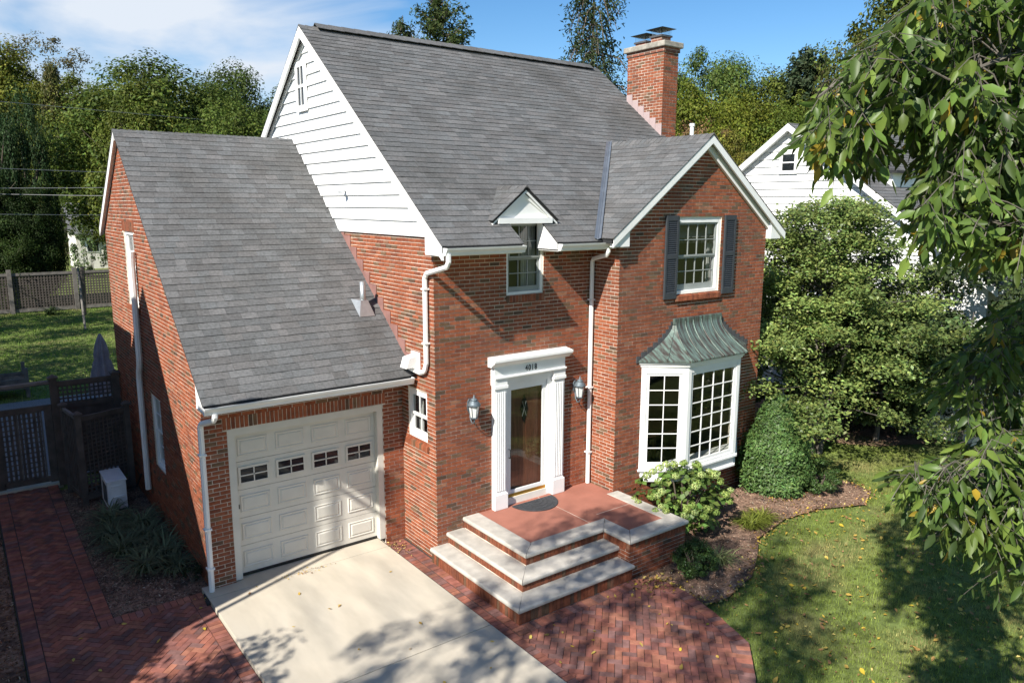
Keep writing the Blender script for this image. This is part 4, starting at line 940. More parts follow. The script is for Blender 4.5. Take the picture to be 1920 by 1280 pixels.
for i in range(9):
    x = -2.31+i*.0855
    if sl is None: sl = MB().box(-.024, .024, 8.01, 8.03, .14, 1.60).build('slat', FW, gate); o2 = sl
    else: o2 = sl.copy(); col.objects.link(o2); o2.parent = gate
    o2.location = (x, 0, 0)
lattice(gate, (-2.36, 8.04), (-1.56, 8.04), .14, 1.6, 'fence_wood_grey', gap=.11)
scr = thing('lattice_fence', 'dark lattice fence panel with capped posts between the gate and the garage wall', 'fence', (0, 0, 0))
for x, z in ((-1.30, 2.28), (-.10, 2.24)):
    mb = MB(); post(mb, x, 8.02, -.1, z, .07); mb.build('post', FW, scr); cap(scr, x, 8.02, z, FW, .10)
for z0, z1 in ((2.10, 2.20), (1.60, 1.70), (.1, .2)): rail(scr, (-1.23, 8.02), (-.17, 8.02), z0, z1, .05, FW)
lattice(scr, (-1.23, 8.02), (-.17, 8.02), 1.70, 2.10, FW); MB().box(-1.23, -.17, 8.02, 8.03, .2, 1.6).build('board_panel', FW, scr)
rr = thing('top_rail_fence', 'weathered horizontal rail running left from the capped fence post', 'fence'); MB().tube([(-1.37, 8.05, 2.20), (-5.5, 8.2, 2.12)], .05, 6).build('rail', 'fence_wood_grey', rr); mb = MB(); post(mb, -5.55, 8.2, -.15, 2.2); mb.build('post', FW, rr)
enc = thing('lattice_screen', 'dark square lattice screen with posts behind the white condenser', 'screen', (0, 0, 0))
for x, y, z in ((-1.08, 6.38, 1.80), (-.13, 6.75, 1.80), (-1.22, 7.4, 1.80)):
    mb = MB(); post(mb, x, y, -.1, z); mb.build('post', FW, enc); cap(enc, x, y, z, FW)
rail(enc, (-1.03, 6.40), (-.18, 6.73), 1.66, 1.76, .05, FW); rail(enc, (-1.03, 6.40), (-.18, 6.73), .0, .12, .05, FW); lattice(enc, (-1.03, 6.40), (-.18, 6.73), .12, 1.66, FW)
rail(enc, (-1.09, 6.44), (-1.21, 7.35), 1.70, 1.76, .06, 'fence_wood_grey'); rail(enc, (-1.09, 6.44), (-1.21, 7.35), .0, .1, .05, FW)
for i in range(7):
    f = (i+.5)/7; x, y = -1.09-.12*f, 6.44+.91*f; MB().box(x-.012, x+.012, y-.055, y+.055, .1, 1.70).build('board', FW, enc)

# ================================================================= back yard
um = thing('patio_umbrella', 'closed grey patio umbrella standing on the back lawn behind the fence', 'umbrella', (0.35, 13.0, -.13))
MB().tube([(0, 0, 0), (0, 0, 2.5)], .022, 8).build('pole', 'galvanised', um); MB().lathe([(.25, 0), (.25, .05), (.05, .08)], 0, 0, 12).build('base', 'lead_dark', um)
mb = MB(); rows = []
for (r, z) in ((.34, .85), (.33, 1.0), (.27, 1.35), (.20, 1.7), (.19, 1.75), (.16, 1.80), (.17, 1.95), (.12, 2.25), (.05, 2.46), (.02, 2.53)):
    rows.append([(r*(1+.22*math.cos(8*2*math.pi*i/48))*math.cos(2*math.pi*i/48), r*(1+.22*math.cos(8*2*math.pi*i/48))*math.sin(2*math.pi*i/48), z) for i in range(49)])
mb.grid(rows).build('canopy', 'umbrella', um, smooth=True)
pl_ = thing('raised_planter', 'grey timber raised planter box at the left edge of the back lawn', 'planter', (-1.9, 17.6, -.15))
for a in ((-1.5, .75, -.04, .0, .30, .62), (-1.5, .75, 1.2, 1.24, .30, .62), (-1.5, -1.46, 0, 1.2, .3, .62), (.71, .75, 0, 1.2, .3, .62)): MB().box(*a).build('side_board', 'fence_wood_grey', pl_)
for x, y in ((-1.45, .02), (.70, .02), (-1.45, 1.18), (.70, 1.18)): MB().box(x-.05, x+.05, y-.05, y+.05, 0, .95).build('leg', 'fence_wood_grey', pl_)
MB().box(-1.46, .71, 0, 1.2, .35, .52).build('soil', 'mulch', pl_)
bf = thing('back_fence', 'long weathered lattice fence with square posts across the back of the yard', 'fence', (0, 0, 0))
FY_, FX = 40.0, [-16, -12, -8, -4.2, -.2, 3.0, 6.4, 10, 14]
for x in FX: mb = MB(); post(mb, x, FY_, -.2, 2.3, .11); mb.build('post', 'fence_wood_grey', bf)
for a, b in zip(FX[:-1], FX[1:]):
    for z0, z1 in ((1.95, 2.1), (-.1, .08)): rail(bf, (a, FY_), (b, FY_), z0, z1, .06, 'fence_wood_grey')
    lattice(bf, (a, FY_), (b, FY_), .08, 1.95, 'fence_wood', gap=.15, w=.075)  # darker wood on the lattice stands in for shade over the fence
pole = thing('leaning_pole', 'pale weathered pole leaning by the back lattice fence', 'pole', (0, 0, 0)); MB().tube([tuple(on(160, 617, 'Y', 31.6)), tuple(on(146, 503, 'Y', 33.0))], .06, 8).build('pole', 'fence_wood_grey', pole)
MB().tube([tuple(on(154, 500, 'Y', 32.8)), tuple(on(158, 590, 'Y', 32.8))], .11, 6).build('brace', 'fence_wood', pole)
wires = [(on(0, 314, 'Y', 30), on(240, 323, 'Y', 32)), (on(0, 351, 'Y', 30), on(235, 350, 'Y', 30)), (on(40, 363, 'Y', 33), on(235, 366, 'Y', 30)), (on(0, 400, 'Y', 30), on(235, 402, 'Y', 33)), (on(70, 195, 'Y', 34), on(480, 232, 'Y', 40))]
for (a, b), lb in zip(wires, ('highest of the thin utility wires crossing the dark trees at left', 'thin utility wire just above the grey shed roof', 'short utility wire behind the upper garage wall', 'lowest utility wire, level with the shed roof', 'thin wire high against the tree line behind the garage ridge')):
    d = b-a; MB().tube([a-d*4, (a+b)/2-np.array((0, 0, .05)), b+d*3], .012, 5).build('utility_wire', 'wire', label=lb, category='wire', group='utility wires')

# ================================================================= foliage helpers
t = MATS['leaf'].node_tree
for nm in ('leaf', 'leaf_gloss'):                     # crowns share meshes; each tree's own tint comes from its object colour
    t = MATS[nm].node_tree; a = next(n for n in t.nodes if n.type == 'ATTRIBUTE'); oi = N(t, 'ShaderNodeObjectInfo'); mx = N(t, 'ShaderNodeMix', data_type='RGBA', blend_type='MULTIPLY'); mx.inputs[0].default_value = 1
    outs = [l.to_socket for l in a.outputs['Color'].links]
    t.links.new(a.outputs['Color'], mx.inputs[6]); t.links.new(oi.outputs['Color'], mx.inputs[7])
    for s in outs: t.links.new(mx.outputs[2], s)
def np_mesh(name, V_, F_, C_, mat):
    """V (n,3); F (m,k) same-size faces; C (n,3) point colours"""
    me = bpy.data.meshes.new(name); V_ = np.asarray(V_, np.float32); F_ = np.asarray(F_, np.int32); m_, k = F_.shape
    me.vertices.add(len(V_)); me.vertices.foreach_set('co', V_.ravel()); me.loops.add(m_*k); me.loops.foreach_set('vertex_index', F_.ravel())
    me.polygons.add(m_); me.polygons.foreach_set('loop_start', np.arange(0, m_*k, k, dtype=np.int32)); me.polygons.foreach_set('loop_total', np.full(m_, k, np.int32))
    me.update(calc_edges=True)
    if C_ is not None:
        at_ = me.color_attributes.new('col', 'FLOAT_COLOR', 'POINT'); c4 = np.ones((len(V_), 4), np.float32); c4[:, :3] = C_; at_.data.foreach_set('color', c4.ravel())
    me.materials.append(MATS[mat]); return me
def nrm(a): return a/(np.linalg.norm(a, axis=1, keepdims=True)+1e-9)
def leaf_arrays(P_, D_, size, cols, rng, aspect=0.55, fold=0.18, along=None):
    n = len(P_); Nn = nrm(D_); T_ = along if along is not None else rng.normal(size=(n, 3)); T_ = nrm(T_-Nn*(T_*Nn).sum(1, keepdims=True)); B_ = np.cross(Nn, T_)
    s = size[:, None]; V_ = np.empty((n, 4, 3)); V_[:, 0] = P_-T_*s*.5; V_[:, 1] = P_+B_*s*aspect*.5+Nn*s*fold*.5-T_*s*.06; V_[:, 2] = P_+T_*s*.5-Nn*s*fold*.4; V_[:, 3] = P_-B_*s*aspect*.5+Nn*s*fold*.5-T_*s*.06
    return V_.reshape(-1, 3), np.arange(n*4).reshape(n, 4), np.repeat(cols, 4, 0)
def jitter_cols(n, base, rng, var=0.25, clump=None, yellow=0.0):
    c = np.array(base)[None, :]*np.exp(rng.normal(0, var, (n, 1))); c[:, 0] *= np.exp(rng.normal(0, .10, n))
    if clump is not None: c *= clump[:, None]
    if yellow: k = rng.random(n) < yellow; c[k] = np.array((0.30, 0.22, 0.03))*np.exp(rng.normal(0, .2, (k.sum(), 1)))
    return np.clip(c, 0.004, 0.6)
def clumpy(rng, nclump, per, rad, shell=(0.55, 1.0), shape=None, flat=1.0):
    """points and outward directions of leaves gathered in clumps through a unit ball (or a shape function)"""
    u = nrm(rng.normal(size=(nclump, 3))); r = rng.uniform(shell[0]**3, shell[1]**3, nclump)**(1/3)
    c = u*r[:, None]
    if shape is not None: c = shape(c, rng)
    cr_ = rng.uniform(rad*.6, rad*1.35, nclump); d = nrm(rng.normal(size=(nclump*per, 3))); rr = rng.random(nclump*per)**0.45
    ci = np.repeat(np.arange(nclump), per); off = d*(rr*cr_[ci])[:, None]; off[:, 2] *= flat
    P_ = c[ci]+off; D_ = d*0.8+u[ci]*0.3+np.array((0, 0, .55))+rng.normal(0, .45, (len(ci), 3)); tone = rng.uniform(.58, 1.25, nclump)[ci]  # random clump tone; its wide spread also paints shaded gaps into the leaves
    return P_, D_, tone
BASEG = (0.112, 0.142, 0.031)
def crown_mesh(name, seed, nclump=80, per=150, rad=.27, leaf=.062, base=BASEG, shape=None, flat=.8, mat='leaf', shell=(.45, 1.0), aspect=.6, var=.25, yellow=0.0):
    rng = np.random.default_rng(seed); P_, D_, tone = clumpy(rng, nclump, per, rad, shell, shape, flat)
    size = rng.uniform(.7, 1.3, len(P_))*leaf
    return np_mesh(name, *leaf_arrays(P_, D_, size, jitter_cols(len(P_), base, rng, var, tone, yellow), rng, aspect), mat)
def egg(c, rng): c = c.copy(); c[:, :2] *= (1-.28*np.clip(c[:, 2:3], -1, 1)); return c
def column_shape(c, rng): c = c.copy(); z = c[:, 2:3]; c[:, :2] = c[:, :2]*np.where(z > .55, np.clip((1.05-z)/.5, .08, 1), 1)/np.sqrt(np.clip(1-z*z, .15, 1)); return c
def cone_shape(c, rng): c = c.copy(); z = rng.uniform(-1, .98, (len(c), 1)); a = rng.uniform(0, 2*math.pi, len(c)); r = (1-z[:, 0])/2*rng.uniform(.65, 1, len(c)); return np.stack((r*np.cos(a), r*np.sin(a), z[:, 0]), 1)
CROWN = {
 'round': [crown_mesh('crown', 21+i, 210, 260, .20, .034, shape=egg, shell=(.5, .95)) for i in range(3)],
 'column': [crown_mesh('crown', 41, 170, 150, .17, .042, shape=column_shape, flat=1.3, base=(0.06, 0.092, 0.030))],
 'cone': [crown_mesh('crown', 51, 190, 130, .14, .040, shape=cone_shape, flat=.7, base=(0.07, 0.095, 0.038))],
 'sparse': [crown_mesh('crown', 61, 60, 110, .18, .038, shape=egg, flat=.6, base=(0.12, 0.125, 0.05))],
}
def conifer(seed, levels, droop, gap, reach, tuft, base, top_narrow=1.0):
    """tall open conifer: unit height 1, radius ~1 (scaled later); whorls of boughs carrying needle tufts"""
    rng = np.random.default_rng(seed); Ps = []; Ds = []; wood = MB()
    for k in range(levels):
        z = gap+(1-gap)*k/levels; R_ = (1-(k/levels)**top_narrow)*rng.uniform(.7, 1.1)*reach+.05
        for j in range(rng.integers(4, 7)):
            a = rng.uniform(0, 2*math.pi); ln = R_*rng.uniform(.55, 1.1); d = np.array((math.cos(a), math.sin(a)))
            m_ = int(26*ln/reach)+5; s = rng.uniform(.25, 1, m_); side = rng.normal(0, .06, (m_, 2))*reach
            p = np.stack((d[0]*ln*s+side[:, 0], d[1]*ln*s+side[:, 1], z-droop*s*s*.10+rng.normal(0, .006, m_)), 1)
            q = np.repeat(p, tuft, 0); q = q+rng.normal(0, 1, q.shape)*np.array((.05*reach, .05*reach, .010)); Ps.append(q)
            dd = np.tile(np.array((d[0]*.4, d[1]*.4, .6)), (len(q), 1))+rng.normal(0, .5, q.shape); Ds.append(dd)
            wood.tube([(0, 0, z+.005), (d[0]*ln*.5, d[1]*ln*.5, z-.02*droop), (d[0]*ln*.9, d[1]*ln*.9, z-.10*droop)], [.0030, .0022, .001], 4)
    P_ = np.concatenate(Ps); D_ = np.concatenate(Ds)
    return P_, D_, wood, rng
def limbs(mb, top, r0, h, spread, rng, n=6):
    mb.tube([(0, 0, -.2), (0, 0, .02*h), (rng.uniform(-.02, .02)*h, rng.uniform(-.02, .02)*h, h*.35), (0, 0, h*.85)], [r0*1.5, r0, r0*.75, r0*.12], 9)
    for i in range(n):
        a = 2*math.pi*i/n+rng.uniform(-.4, .4); z0 = h*rng.uniform(.3, .6); L_ = spread*rng.uniform(.6, .95)
        mb.tube([(0, 0, z0), (math.cos(a)*L_*.5, math.sin(a)*L_*.5, z0+h*.12), (math.cos(a)*L_, math.sin(a)*L_, z0+h*.26)], [r0*.45, r0*.28, r0*.08], 6)
TR = np.random.default_rng(5)
def tree(px, top, dist, rad, kind, tint, label, name='tree', group='trees behind the houses', low=0.16, idx=None, rot=None, base=None):
    b = at(px, 640, dist) if base is None else np.array(base, float); t3 = at(px, top, dist); H = t3[2]-GZ
    rad *= 1.18 if kind == 'round' else 1.0
    T_ = thing(name, label, 'tree', (b[0], b[1], GZ), group=group)
    mb = MB(); limbs(mb, H, max(.10, H*.014), H, rad, TR); mb.build('trunk', 'bark', T_)
    me = CROWN[kind][(idx if idx is not None else TR.integers(0, 9)) % len(CROWN[kind])]
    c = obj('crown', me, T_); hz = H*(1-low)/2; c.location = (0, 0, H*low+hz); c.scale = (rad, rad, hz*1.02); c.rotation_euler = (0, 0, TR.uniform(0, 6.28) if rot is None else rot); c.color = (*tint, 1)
    return T_
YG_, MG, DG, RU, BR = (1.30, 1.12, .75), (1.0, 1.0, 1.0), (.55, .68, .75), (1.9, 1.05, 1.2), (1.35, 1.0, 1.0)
tree(-5, 55, 100, 9.0, 'round', YG_, 'tall yellow-green tree filling the top left corner')
tree(95, 135, 102, 7.5, 'round', (1.2, 1.08, .7), 'yellow-green tree behind the two columnar evergreens')
tree(138, 72, 108, 7.5, 'sparse', (1.1, .9, .8), 'half-bare tree with twigs against the sky at upper left', name='bare_tree', low=.5)
tree(210, 150, 100, 7.5, 'round', (1.1, 1.05, .75), 'yellow-green tree between the half-bare tree and the broad dark tree')
tree(338, 132, 56, 6.6, 'round', (.75, .85, .7), 'broad dark green tree centred behind the garage ridge', idx=1)
tree(300, 158, 52, 3.4, 'round', (1.0, 1.0, .7), 'light green tree in front of the broad dark tree')
tree(268, 215, 92, 5.6, 'round', (.7, .8, .7), 'low dark green tree just above the left end of the garage ridge')
tree(450, 200, 44, 3.4, 'round', (.9, 1.0, .8), 'small leafy tree just left of the white gable above the garage ridge')
tree(485, 138, 66, 5.0, 'round', (.7, .8, .8), 'dark tree beside the rake of the white gable')
tree(395, 165, 70, 6.0, 'round', (1.1, 1.05, .8), 'pale green tree behind the broad dark tree')
tree(145, 142, 95, 5.2, 'cone', (1.6, 1.2, .9), 'brownish green conical evergreen left of the garage gable', name='conical_tree', low=.02)
tree(30, 196, 47, 1.75, 'column', (.55, .68, .68), 'columnar dark evergreen nearest the left edge', name='columnar_evergreen', low=.02)
tree(84, 182, 48, 1.75, 'column', (.6, .74, .72), 'columnar dark evergreen beside the brownish conical one', name='columnar_evergreen', low=.02)
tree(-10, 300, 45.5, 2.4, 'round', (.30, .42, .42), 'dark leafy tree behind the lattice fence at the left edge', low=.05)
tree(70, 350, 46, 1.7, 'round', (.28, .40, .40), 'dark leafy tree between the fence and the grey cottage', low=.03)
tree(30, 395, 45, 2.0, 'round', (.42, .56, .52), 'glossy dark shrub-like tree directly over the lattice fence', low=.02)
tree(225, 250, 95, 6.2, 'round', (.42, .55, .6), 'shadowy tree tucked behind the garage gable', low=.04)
tree(1312, 102, 60, 4.3, 'round', (.85, .98, .95), 'tall green tree just right of the chimney')
tree(1285, 160, 50, 3.8, 'round', (1.25, 1.2, .7), 'bright green tree behind the chimney')
tree(1420, 148, 58, 4.6, 'round', (1.05, 1.05, .8), 'rounded green tree left of the small pine on the skyline')
tree(1365, 185, 48, 3.4, 'round', (1.25, 1.15, .65), 'bright green tree above the white neighbour gable')
tree(1300, 205, 43, 2.9, 'sparse', (1.9, 1.15, 1.3), 'rust-tinged thinning tree right of the chimney', low=.15)
tree(1345, 250, 40, 2.8, 'round', (1.5, 1.15, .9), 'low russet green tree between the two houses', low=.1)
tree(1440, 215, 46, 3.4, 'round', (.95, 1.05, .7), 'dark green tree behind the white neighbour gable')
tree(1562, 60, 46, 2.9, 'sparse', (1.1, .98, .9), 'thin-leaved tree left of the overhanging branches', idx=0)
tree(1560, 110, 48, 2.6, 'sparse', (1.0, 1.0, .9), 'thin-leaved lower tree below the overhanging branch tips', idx=0, rot=2.0)
tree(1690, -60, 44, 5.2, 'round', (1.0, 1.0, .95), 'large tree mostly hidden behind the overhanging branches')
tree(1850, -20, 40, 4.6, 'round', (.85, .95, .9), 'large tree in the top right corner behind the branches')
tree(1180, 195, 60, 3.5, 'round', (1.0, .9, .9), 'low tree seen between the roof ridge and the chimney')
tree(560, 205, 70, 6.0, 'round', (.8, .9, .8), 'tree hidden behind the white gable')
for px, tp, d_, r_, tn, lb in ((700, 160, 75, 6, MG, 'tree behind the main roof, left half'), (950, 165, 75, 6, MG, 'tree behind the main roof, right half'), (1580, 200, 60, 5, DG, 'dark tree behind the neighbour roof'), (1760, 160, 60, 5, DG, 'dark tree behind the right-hand branches')):
    tree(px, tp, d_, r_, 'round', tn, lb)
# the tall open spruce and the pines on the skyline
def conifer_tree(px, top, dist, rad, label, seed, levels, droop, gap, tuft, leaf, tint, base=(0.040, 0.062, 0.028), tn=1.0, lean=0.0, name='spruce_tree'):
    b = at(px, 640, dist); t3 = at(px, top, dist); H = t3[2]-GZ
    T_ = thing(name, label, 'tree', (b[0], b[1], GZ), group='conifers on the skyline')
    P_, D_, wood, rng = conifer(seed, levels, droop, gap, rad/H, tuft, base, tn)
    P_ = P_*H; size = rng.uniform(.7, 1.4, len(P_))*leaf
    c = obj('crown', np_mesh('crown', *leaf_arrays(P_, D_, size, jitter_cols(len(P_), base, rng, .25), rng, .35), 'leaf'), T_); c.color = (*tint, 1)
    wood.v = [(x*H, y*H, z*H) for x, y, z in wood.v]; wood.tube([(0, 0, -.2), (0, 0, H*.5), (0, 0, H)], [H*.014, H*.009, .02], 8); wood.build('trunk', 'bark', T_)
conifer_tree(1100, -55, 46, 3.6, 'tall open spruce standing above the ridge left of the chimney', 3, 15, 1.0, .42, 7, .24, (1.2, 1.15, 1.0), tn=1.2)
conifer_tree(838, 26, 50, 2.6, 'dark bushy pine peeking over the middle of the ridge', 8, 20, -.4, .5, 6, .26, (1.5, 1.4, .9), tn=2.6, name='pine_tree')
conifer_tree(768, 55, 52, 1.9, 'small pine left of the bushy pine over the ridge', 9, 16, .3, .5, 5, .24, (1.3, 1.2, .9), tn=1.3, name='pine_tree')
conifer_tree(1476, 126, 56, 2.0, 'small pale pine above the white neighbour house', 12, 18, -.5, .5, 8, .34, (1.6, 1.5, 1.6), tn=2.2, name='pine_tree')

# ================================================================= neighbours
nb = thing('white_house', 'white clapboard neighbour house with grey roof right of the brick house', 'house')
NX, NRY, NRZ, NEY, NEZ = 18.0, 3.28, 8.4, -2.88, 3.99; nsl = (NRZ-NEZ)/(NRY-NEY); NBY = 2*NRY-NEY
wl = MB().poly([(NX+.02, NEY+.3, -.2), (NX+.02, NBY-.3, -.2), (NX+.02, NBY-.3, NEZ+.1), (NX+.02, NRY, NRZ-.1), (NX+.02, NEY+.3, NEZ+.1)]).poly([(NX+.02, NEY+.3, -.2), (28, NEY+.3, -.2), (28, NEY+.3, NEZ+.1), (NX+.02, NEY+.3, NEZ+.1)]).poly([(28, NEY+.3, -.2), (28, NBY-.3, -.2), (28, NBY-.3, NEZ), (28, NRY, NRZ-.1), (28, NEY+.3, NEZ)]).build('wall', 'cream', nb)
tri = ccw([(NEY+.3, .4), (NBY-.3, .4), (NBY-.3, NEZ+.12), (NRY, NRZ-.08), (NEY+.3, NEZ+.12)]); z = 0.4
while z < NRZ-.2:
    q = clip([(-9, z+.003), (19, z+.003), (19, z+.225), (-9, z+.225)], tri)
    if len(q) >= 3:
        mb = MB(); n = len(q); mb.v = [(NX-.004-.036*(1-(v-z)/.225), u, v) for u, v in q]+[(NX+.02, u, v) for u, v in q]; mb.f = [tuple(range(n))]+[(i+n, (i+1) % n+n, (i+1) % n, i) for i in range(n)]; mb.c = [None]*len(mb.f); mb.build('siding_board', 'siding', wl)
    z += .225
zn = lambda y: NRZ-nsl*abs(y-NRY); mb = MB()
for y0, y1 in ((NEY, NRY), (NRY, NBY)): mb.prism([(NX-.25, y0, zn(y0)), (28.3, y0, zn(y0)), (28.3, y1, zn(y1)), (NX-.25, y1, zn(y1))], (0, 0, -.14))
nroof = mb.build('roof', 'roof_deck', nb); NS = Pieces('shingle', 'shingle', 'shingle_courses', limit=0)
SH_, SHINGLES = SHINGLES, NS
shingle_slope(nroof, (0, NEY-.02, NEZ), (1, 0, 0), unit((0, 1, nsl)), [[(NX-.27, 0), (28.3, 0), (28.3, rlen(NRY-NEY, nsl)), (NX-.27, rlen(NRY-NEY, nsl))]], tab=(.25, .5)); NS.finish(); SHINGLES = SH_
rake(nroof, [(NX-.22, NEY, NEZ-.012), (NX-.22, NRY, NRZ-.012), (NX-.22, NBY, NEZ-.012)], (-.045, 0, 0), .20)
rake(nroof, [(NX-.03, NEY+.2, NEZ+.0), (NX-.03, NRY, NRZ-.15), (NX-.03, NBY-.2, NEZ+.0)], (-.19, 0, 0), .02, name='soffit'); gutter(nb, NX-.2, 28.2, NEY, NEZ-.02)
mb = MB(); P = pX(NX-.03)
for a in ((3.0, 3.62, 7.50, 7.60), (3.0, 3.62, 6.92, 7.02), (3.0, 3.10, 7.02, 7.50), (3.52, 3.62, 7.02, 7.50), (3.10, 3.52, 7.24, 7.28)): pbox(mb, P, *a, 0, .04)
nw = mb.build('window', 'white', nb)
for v0, v1 in ((7.02, 7.24), (7.28, 7.50)): mb = MB(); pbox(mb, P, 3.10, 3.52, v0, v1, 0, .012); mb.build('pane', 'dark_glass', nw)
q = on(1645, 345, 'X', 19.2); dm_ = MB().box(19.0, 20.4, q[1]-.55, q[1]+1.6, q[2]-.5, q[2]+.30).build('dormer', 'siding', nb)
MB().prism([(18.8, q[1]-.75, q[2]+.28), (18.8, q[1]+1.9, q[2]+.50), (18.8, q[1]+1.9, q[2]+.58), (18.8, q[1]-.75, q[2]+.36)], (1.8, 0, 0)).build('dormer_roof', 'roof_deck', dm_)
for x0 in (20.5, 24.5):
    mb = MB(); pbox(mb, pY(NEY+.3), x0, x0+1.4, 1.2, 2.9, 0, .04); fw = mb.build('window', 'white', nb); mb = MB(); pbox(mb, pY(NEY+.26), x0+.12, x0+1.28, 1.32, 2.78, 0, .012); mb.build('pane', 'dark_glass', fw)
# grey cottage beyond the back fence
ct = thing('grey_cottage', 'small grey-roofed cottage with pale walls beyond the back fence', 'house'); Y_ = 74.0
a, b = on(125, 380, 'Y', Y_), on(133, 436, 'Y', Y_-3); g_ = on(137, 490, 'Y', Y_-2.7); X0, X1 = b[0]+.4, b[0]+12
MB().box(X0, X1, Y_-2.6, Y_+3, -.2, b[2]).build('wall', 'cream', ct)
rf = MB().prism([(X0-.6, Y_-3.2, b[2]-.1), (X1+.5, Y_-3.2, b[2]-.1), (X1+.5, Y_, a[2]), (X0-.6, Y_, a[2])], (0, 0, -.15)).prism([(X0-.6, Y_, a[2]), (X1+.5, Y_, a[2]), (X1+.5, Y_+3.2, b[2]), (X0-.6, Y_+3.2, b[2])], (0, 0, -.15))
for f in rf.f: pass
rf.c = [(.14, .14, .145)]*len(rf.f); rf.build('roof', 'shingle', ct)
for i in range(4):
    x = X0+.8+i*1.8; fr = MB().box(x, x+1.1, Y_-2.66, Y_-2.6, 1.4, b[2]-.7).build('window', 'white', ct); MB().box(x+.1, x+1.0, Y_-2.69, Y_-2.66, 1.5, b[2]-.8).build('pane', 'dark_glass', fr)
# neighbour on the left, out of the picture, whose gable and chimney shade the walk and the garage wall
ln_ = thing('gabled_house', 'white-sided neighbour house with steep gable left of the brick walk', 'house'); LX0, LX1 = -12.0, -5.0
gp = [(-1.75, -.2), (4.4, -.2), (4.4, 7.3), (2.85, 8.63), (-1.75, 2.8)]
MB().prism([(LX1, y, z) for y, z in gp], (LX0-LX1, 0, 0)).build('wall', 'siding', ln_)
MB().prism([(LX1, y, z) for y, z in ((4.4, -.2), (16.0, -.2), (16.0, 7.55), (4.4, 7.55))], (LX0-LX1, 0, 0)).build('wall', 'siding', ln_)
for (p0, p1) in (((-1.95, 2.60), (2.85, 8.70)), ((2.85, 8.70), (4.6, 7.2))):
    MB().prism([(LX1+.15, *p0), (LX1+.15, *p1), (LX1+.15, p1[0], p1[1]+.1), (LX1+.15, p0[0], p0[1]+.1)], (LX0-LX1-.2, 0, 0)).build('roof', 'roof_deck', ln_)
MB().prism([(LX1+.2, 4.4, 7.55), (LX1+.2, 16.2, 7.55), (LX1-3.5, 16.2, 9.0), (LX1-3.5, 4.4, 9.0)], (0, 0, .1)).build('roof', 'roof_deck', ln_)
MB().box(-5.3, -4.9, -1.27, -.78, -.2, 7.32).build('chimney', 'brick_far', ln_); MB().prism([(-5.2, -1.95, 7.86), (-5.2, -1.48, 7.86), (-5.2, -1.48, 8.10), (-5.2, -1.95, 8.48)], (.25, 0, 0)).build('sloped_box', 'white', ln_); MB().box(-5.02, -4.97, -1.97, -1.27, 7.50, 7.58).build('shade_bar', 'white', ln_); MB().box(-5.12, -5.06, -1.50, -1.44, 4.0, 8.0).build('post', 'white', ln_)  # sloped box, bar and prop post added out of view to shape garage-door shade
mb = MB().box(-4.98, -4.95, 1.0, 2.2, 1.0, 2.6).build('window', 'white', ln_); MB().box(-4.95, -4.94, 1.1, 2.1, 1.1, 2.5).build('pane', 'dark_glass', mb)

# ================================================================= garden plants
def bush(name, label, loc, r, h, seed, n=6000, leaf=.045, base=(.045, .085, .022), cat='shrub', group=None, rad=.24, ncl=70, mat='leaf_gloss', shape=None, aspect=.5, var=.3, shell=(.5, 1.0)):
    T_ = thing(name, label, cat, loc, group=group); rng = np.random.default_rng(seed); per = n//ncl
    P_, D_, tone = clumpy(rng, ncl, per, rad, shell, shape, .9); P_ = P_*np.array((r, r, h/2))+np.array((0, 0, h/2)); P_[:, 2] = np.abs(P_[:, 2])+.01
    c = jitter_cols(len(P_), base, rng, var, tone); s = rng.uniform(.7, 1.3, len(P_))*leaf
    obj('foliage', np_mesh('foliage', *leaf_arrays(P_, D_, s, c, rng, aspect), mat), T_)
    mb = MB()
    for i in range(6):
        a = 2*math.pi*i/6; mb.tube([(0, 0, -.02), (math.cos(a)*r*.3, math.sin(a)*r*.3, h*.4), (math.cos(a)*r*.6, math.sin(a)*r*.6, h*.75)], [.02, .014, .004], 5)
    mb.build('stem', 'bark', T_); return T_
def yew(label, loc, r, h, seed, n, leaf, base):
    T_ = thing('yew_bush', label, 'shrub', loc); rng = np.random.default_rng(seed); t_ = rng.random(n); z = t_*h; prof = np.where(t_ < .22, .80+.20*np.sin(t_/.22*math.pi/2), np.clip(1-(t_-.22)/.80, 0, 1)**.62)
    a = rng.uniform(0, 6.28, n); lump = np.array([mnoise.noise(Vector((math.cos(q)*2.2*r/.9, math.sin(q)*2.2*r/.9, w_*2.6))) for q, w_ in zip(a, z)]); rr = r*prof*(1+.30*lump)*(1.06-.22*rng.random(n)**1.5)
    P_ = np.stack((rr*np.cos(a), rr*np.sin(a), z+.02), 1)+rng.normal(0, .05, (n, 3)); D_ = np.stack((np.cos(a), np.sin(a), np.full(n, .75)), 1)+rng.normal(0, .42, (n, 3)); al = np.stack((np.cos(a)*.7, np.sin(a)*.7, np.full(n, .5)), 1)+rng.normal(0, .5, (n, 3))
    c = jitter_cols(n, base, rng, .26, 1+.35*lump); c[rng.random(n) < .25] *= 1.5
    obj('foliage', np_mesh('foliage', *leaf_arrays(P_, D_, rng.uniform(.7, 1.3, n)*leaf, c, rng, .34, along=al), 'leaf_gloss'), T_)
    MB().tube([(0, 0, -.05), (0, 0, h*.5), (0, 0, h*.85)], [.07, .05, .02], 7).build('stem', 'bark', T_)
    MB().lathe([(r*.60, .04), (r*.70, h*.25), (r*.55, h*.5), (r*.26, h*.8), (.02, h*.92)], 0, 0, 14).build('inner_twigs', 'bark', T_)
yew('dense conical yew beside the bay window', (11.25, -1.30, -.12), .74, 1.95, 71, 34000, .078, (.085, .148, .042))
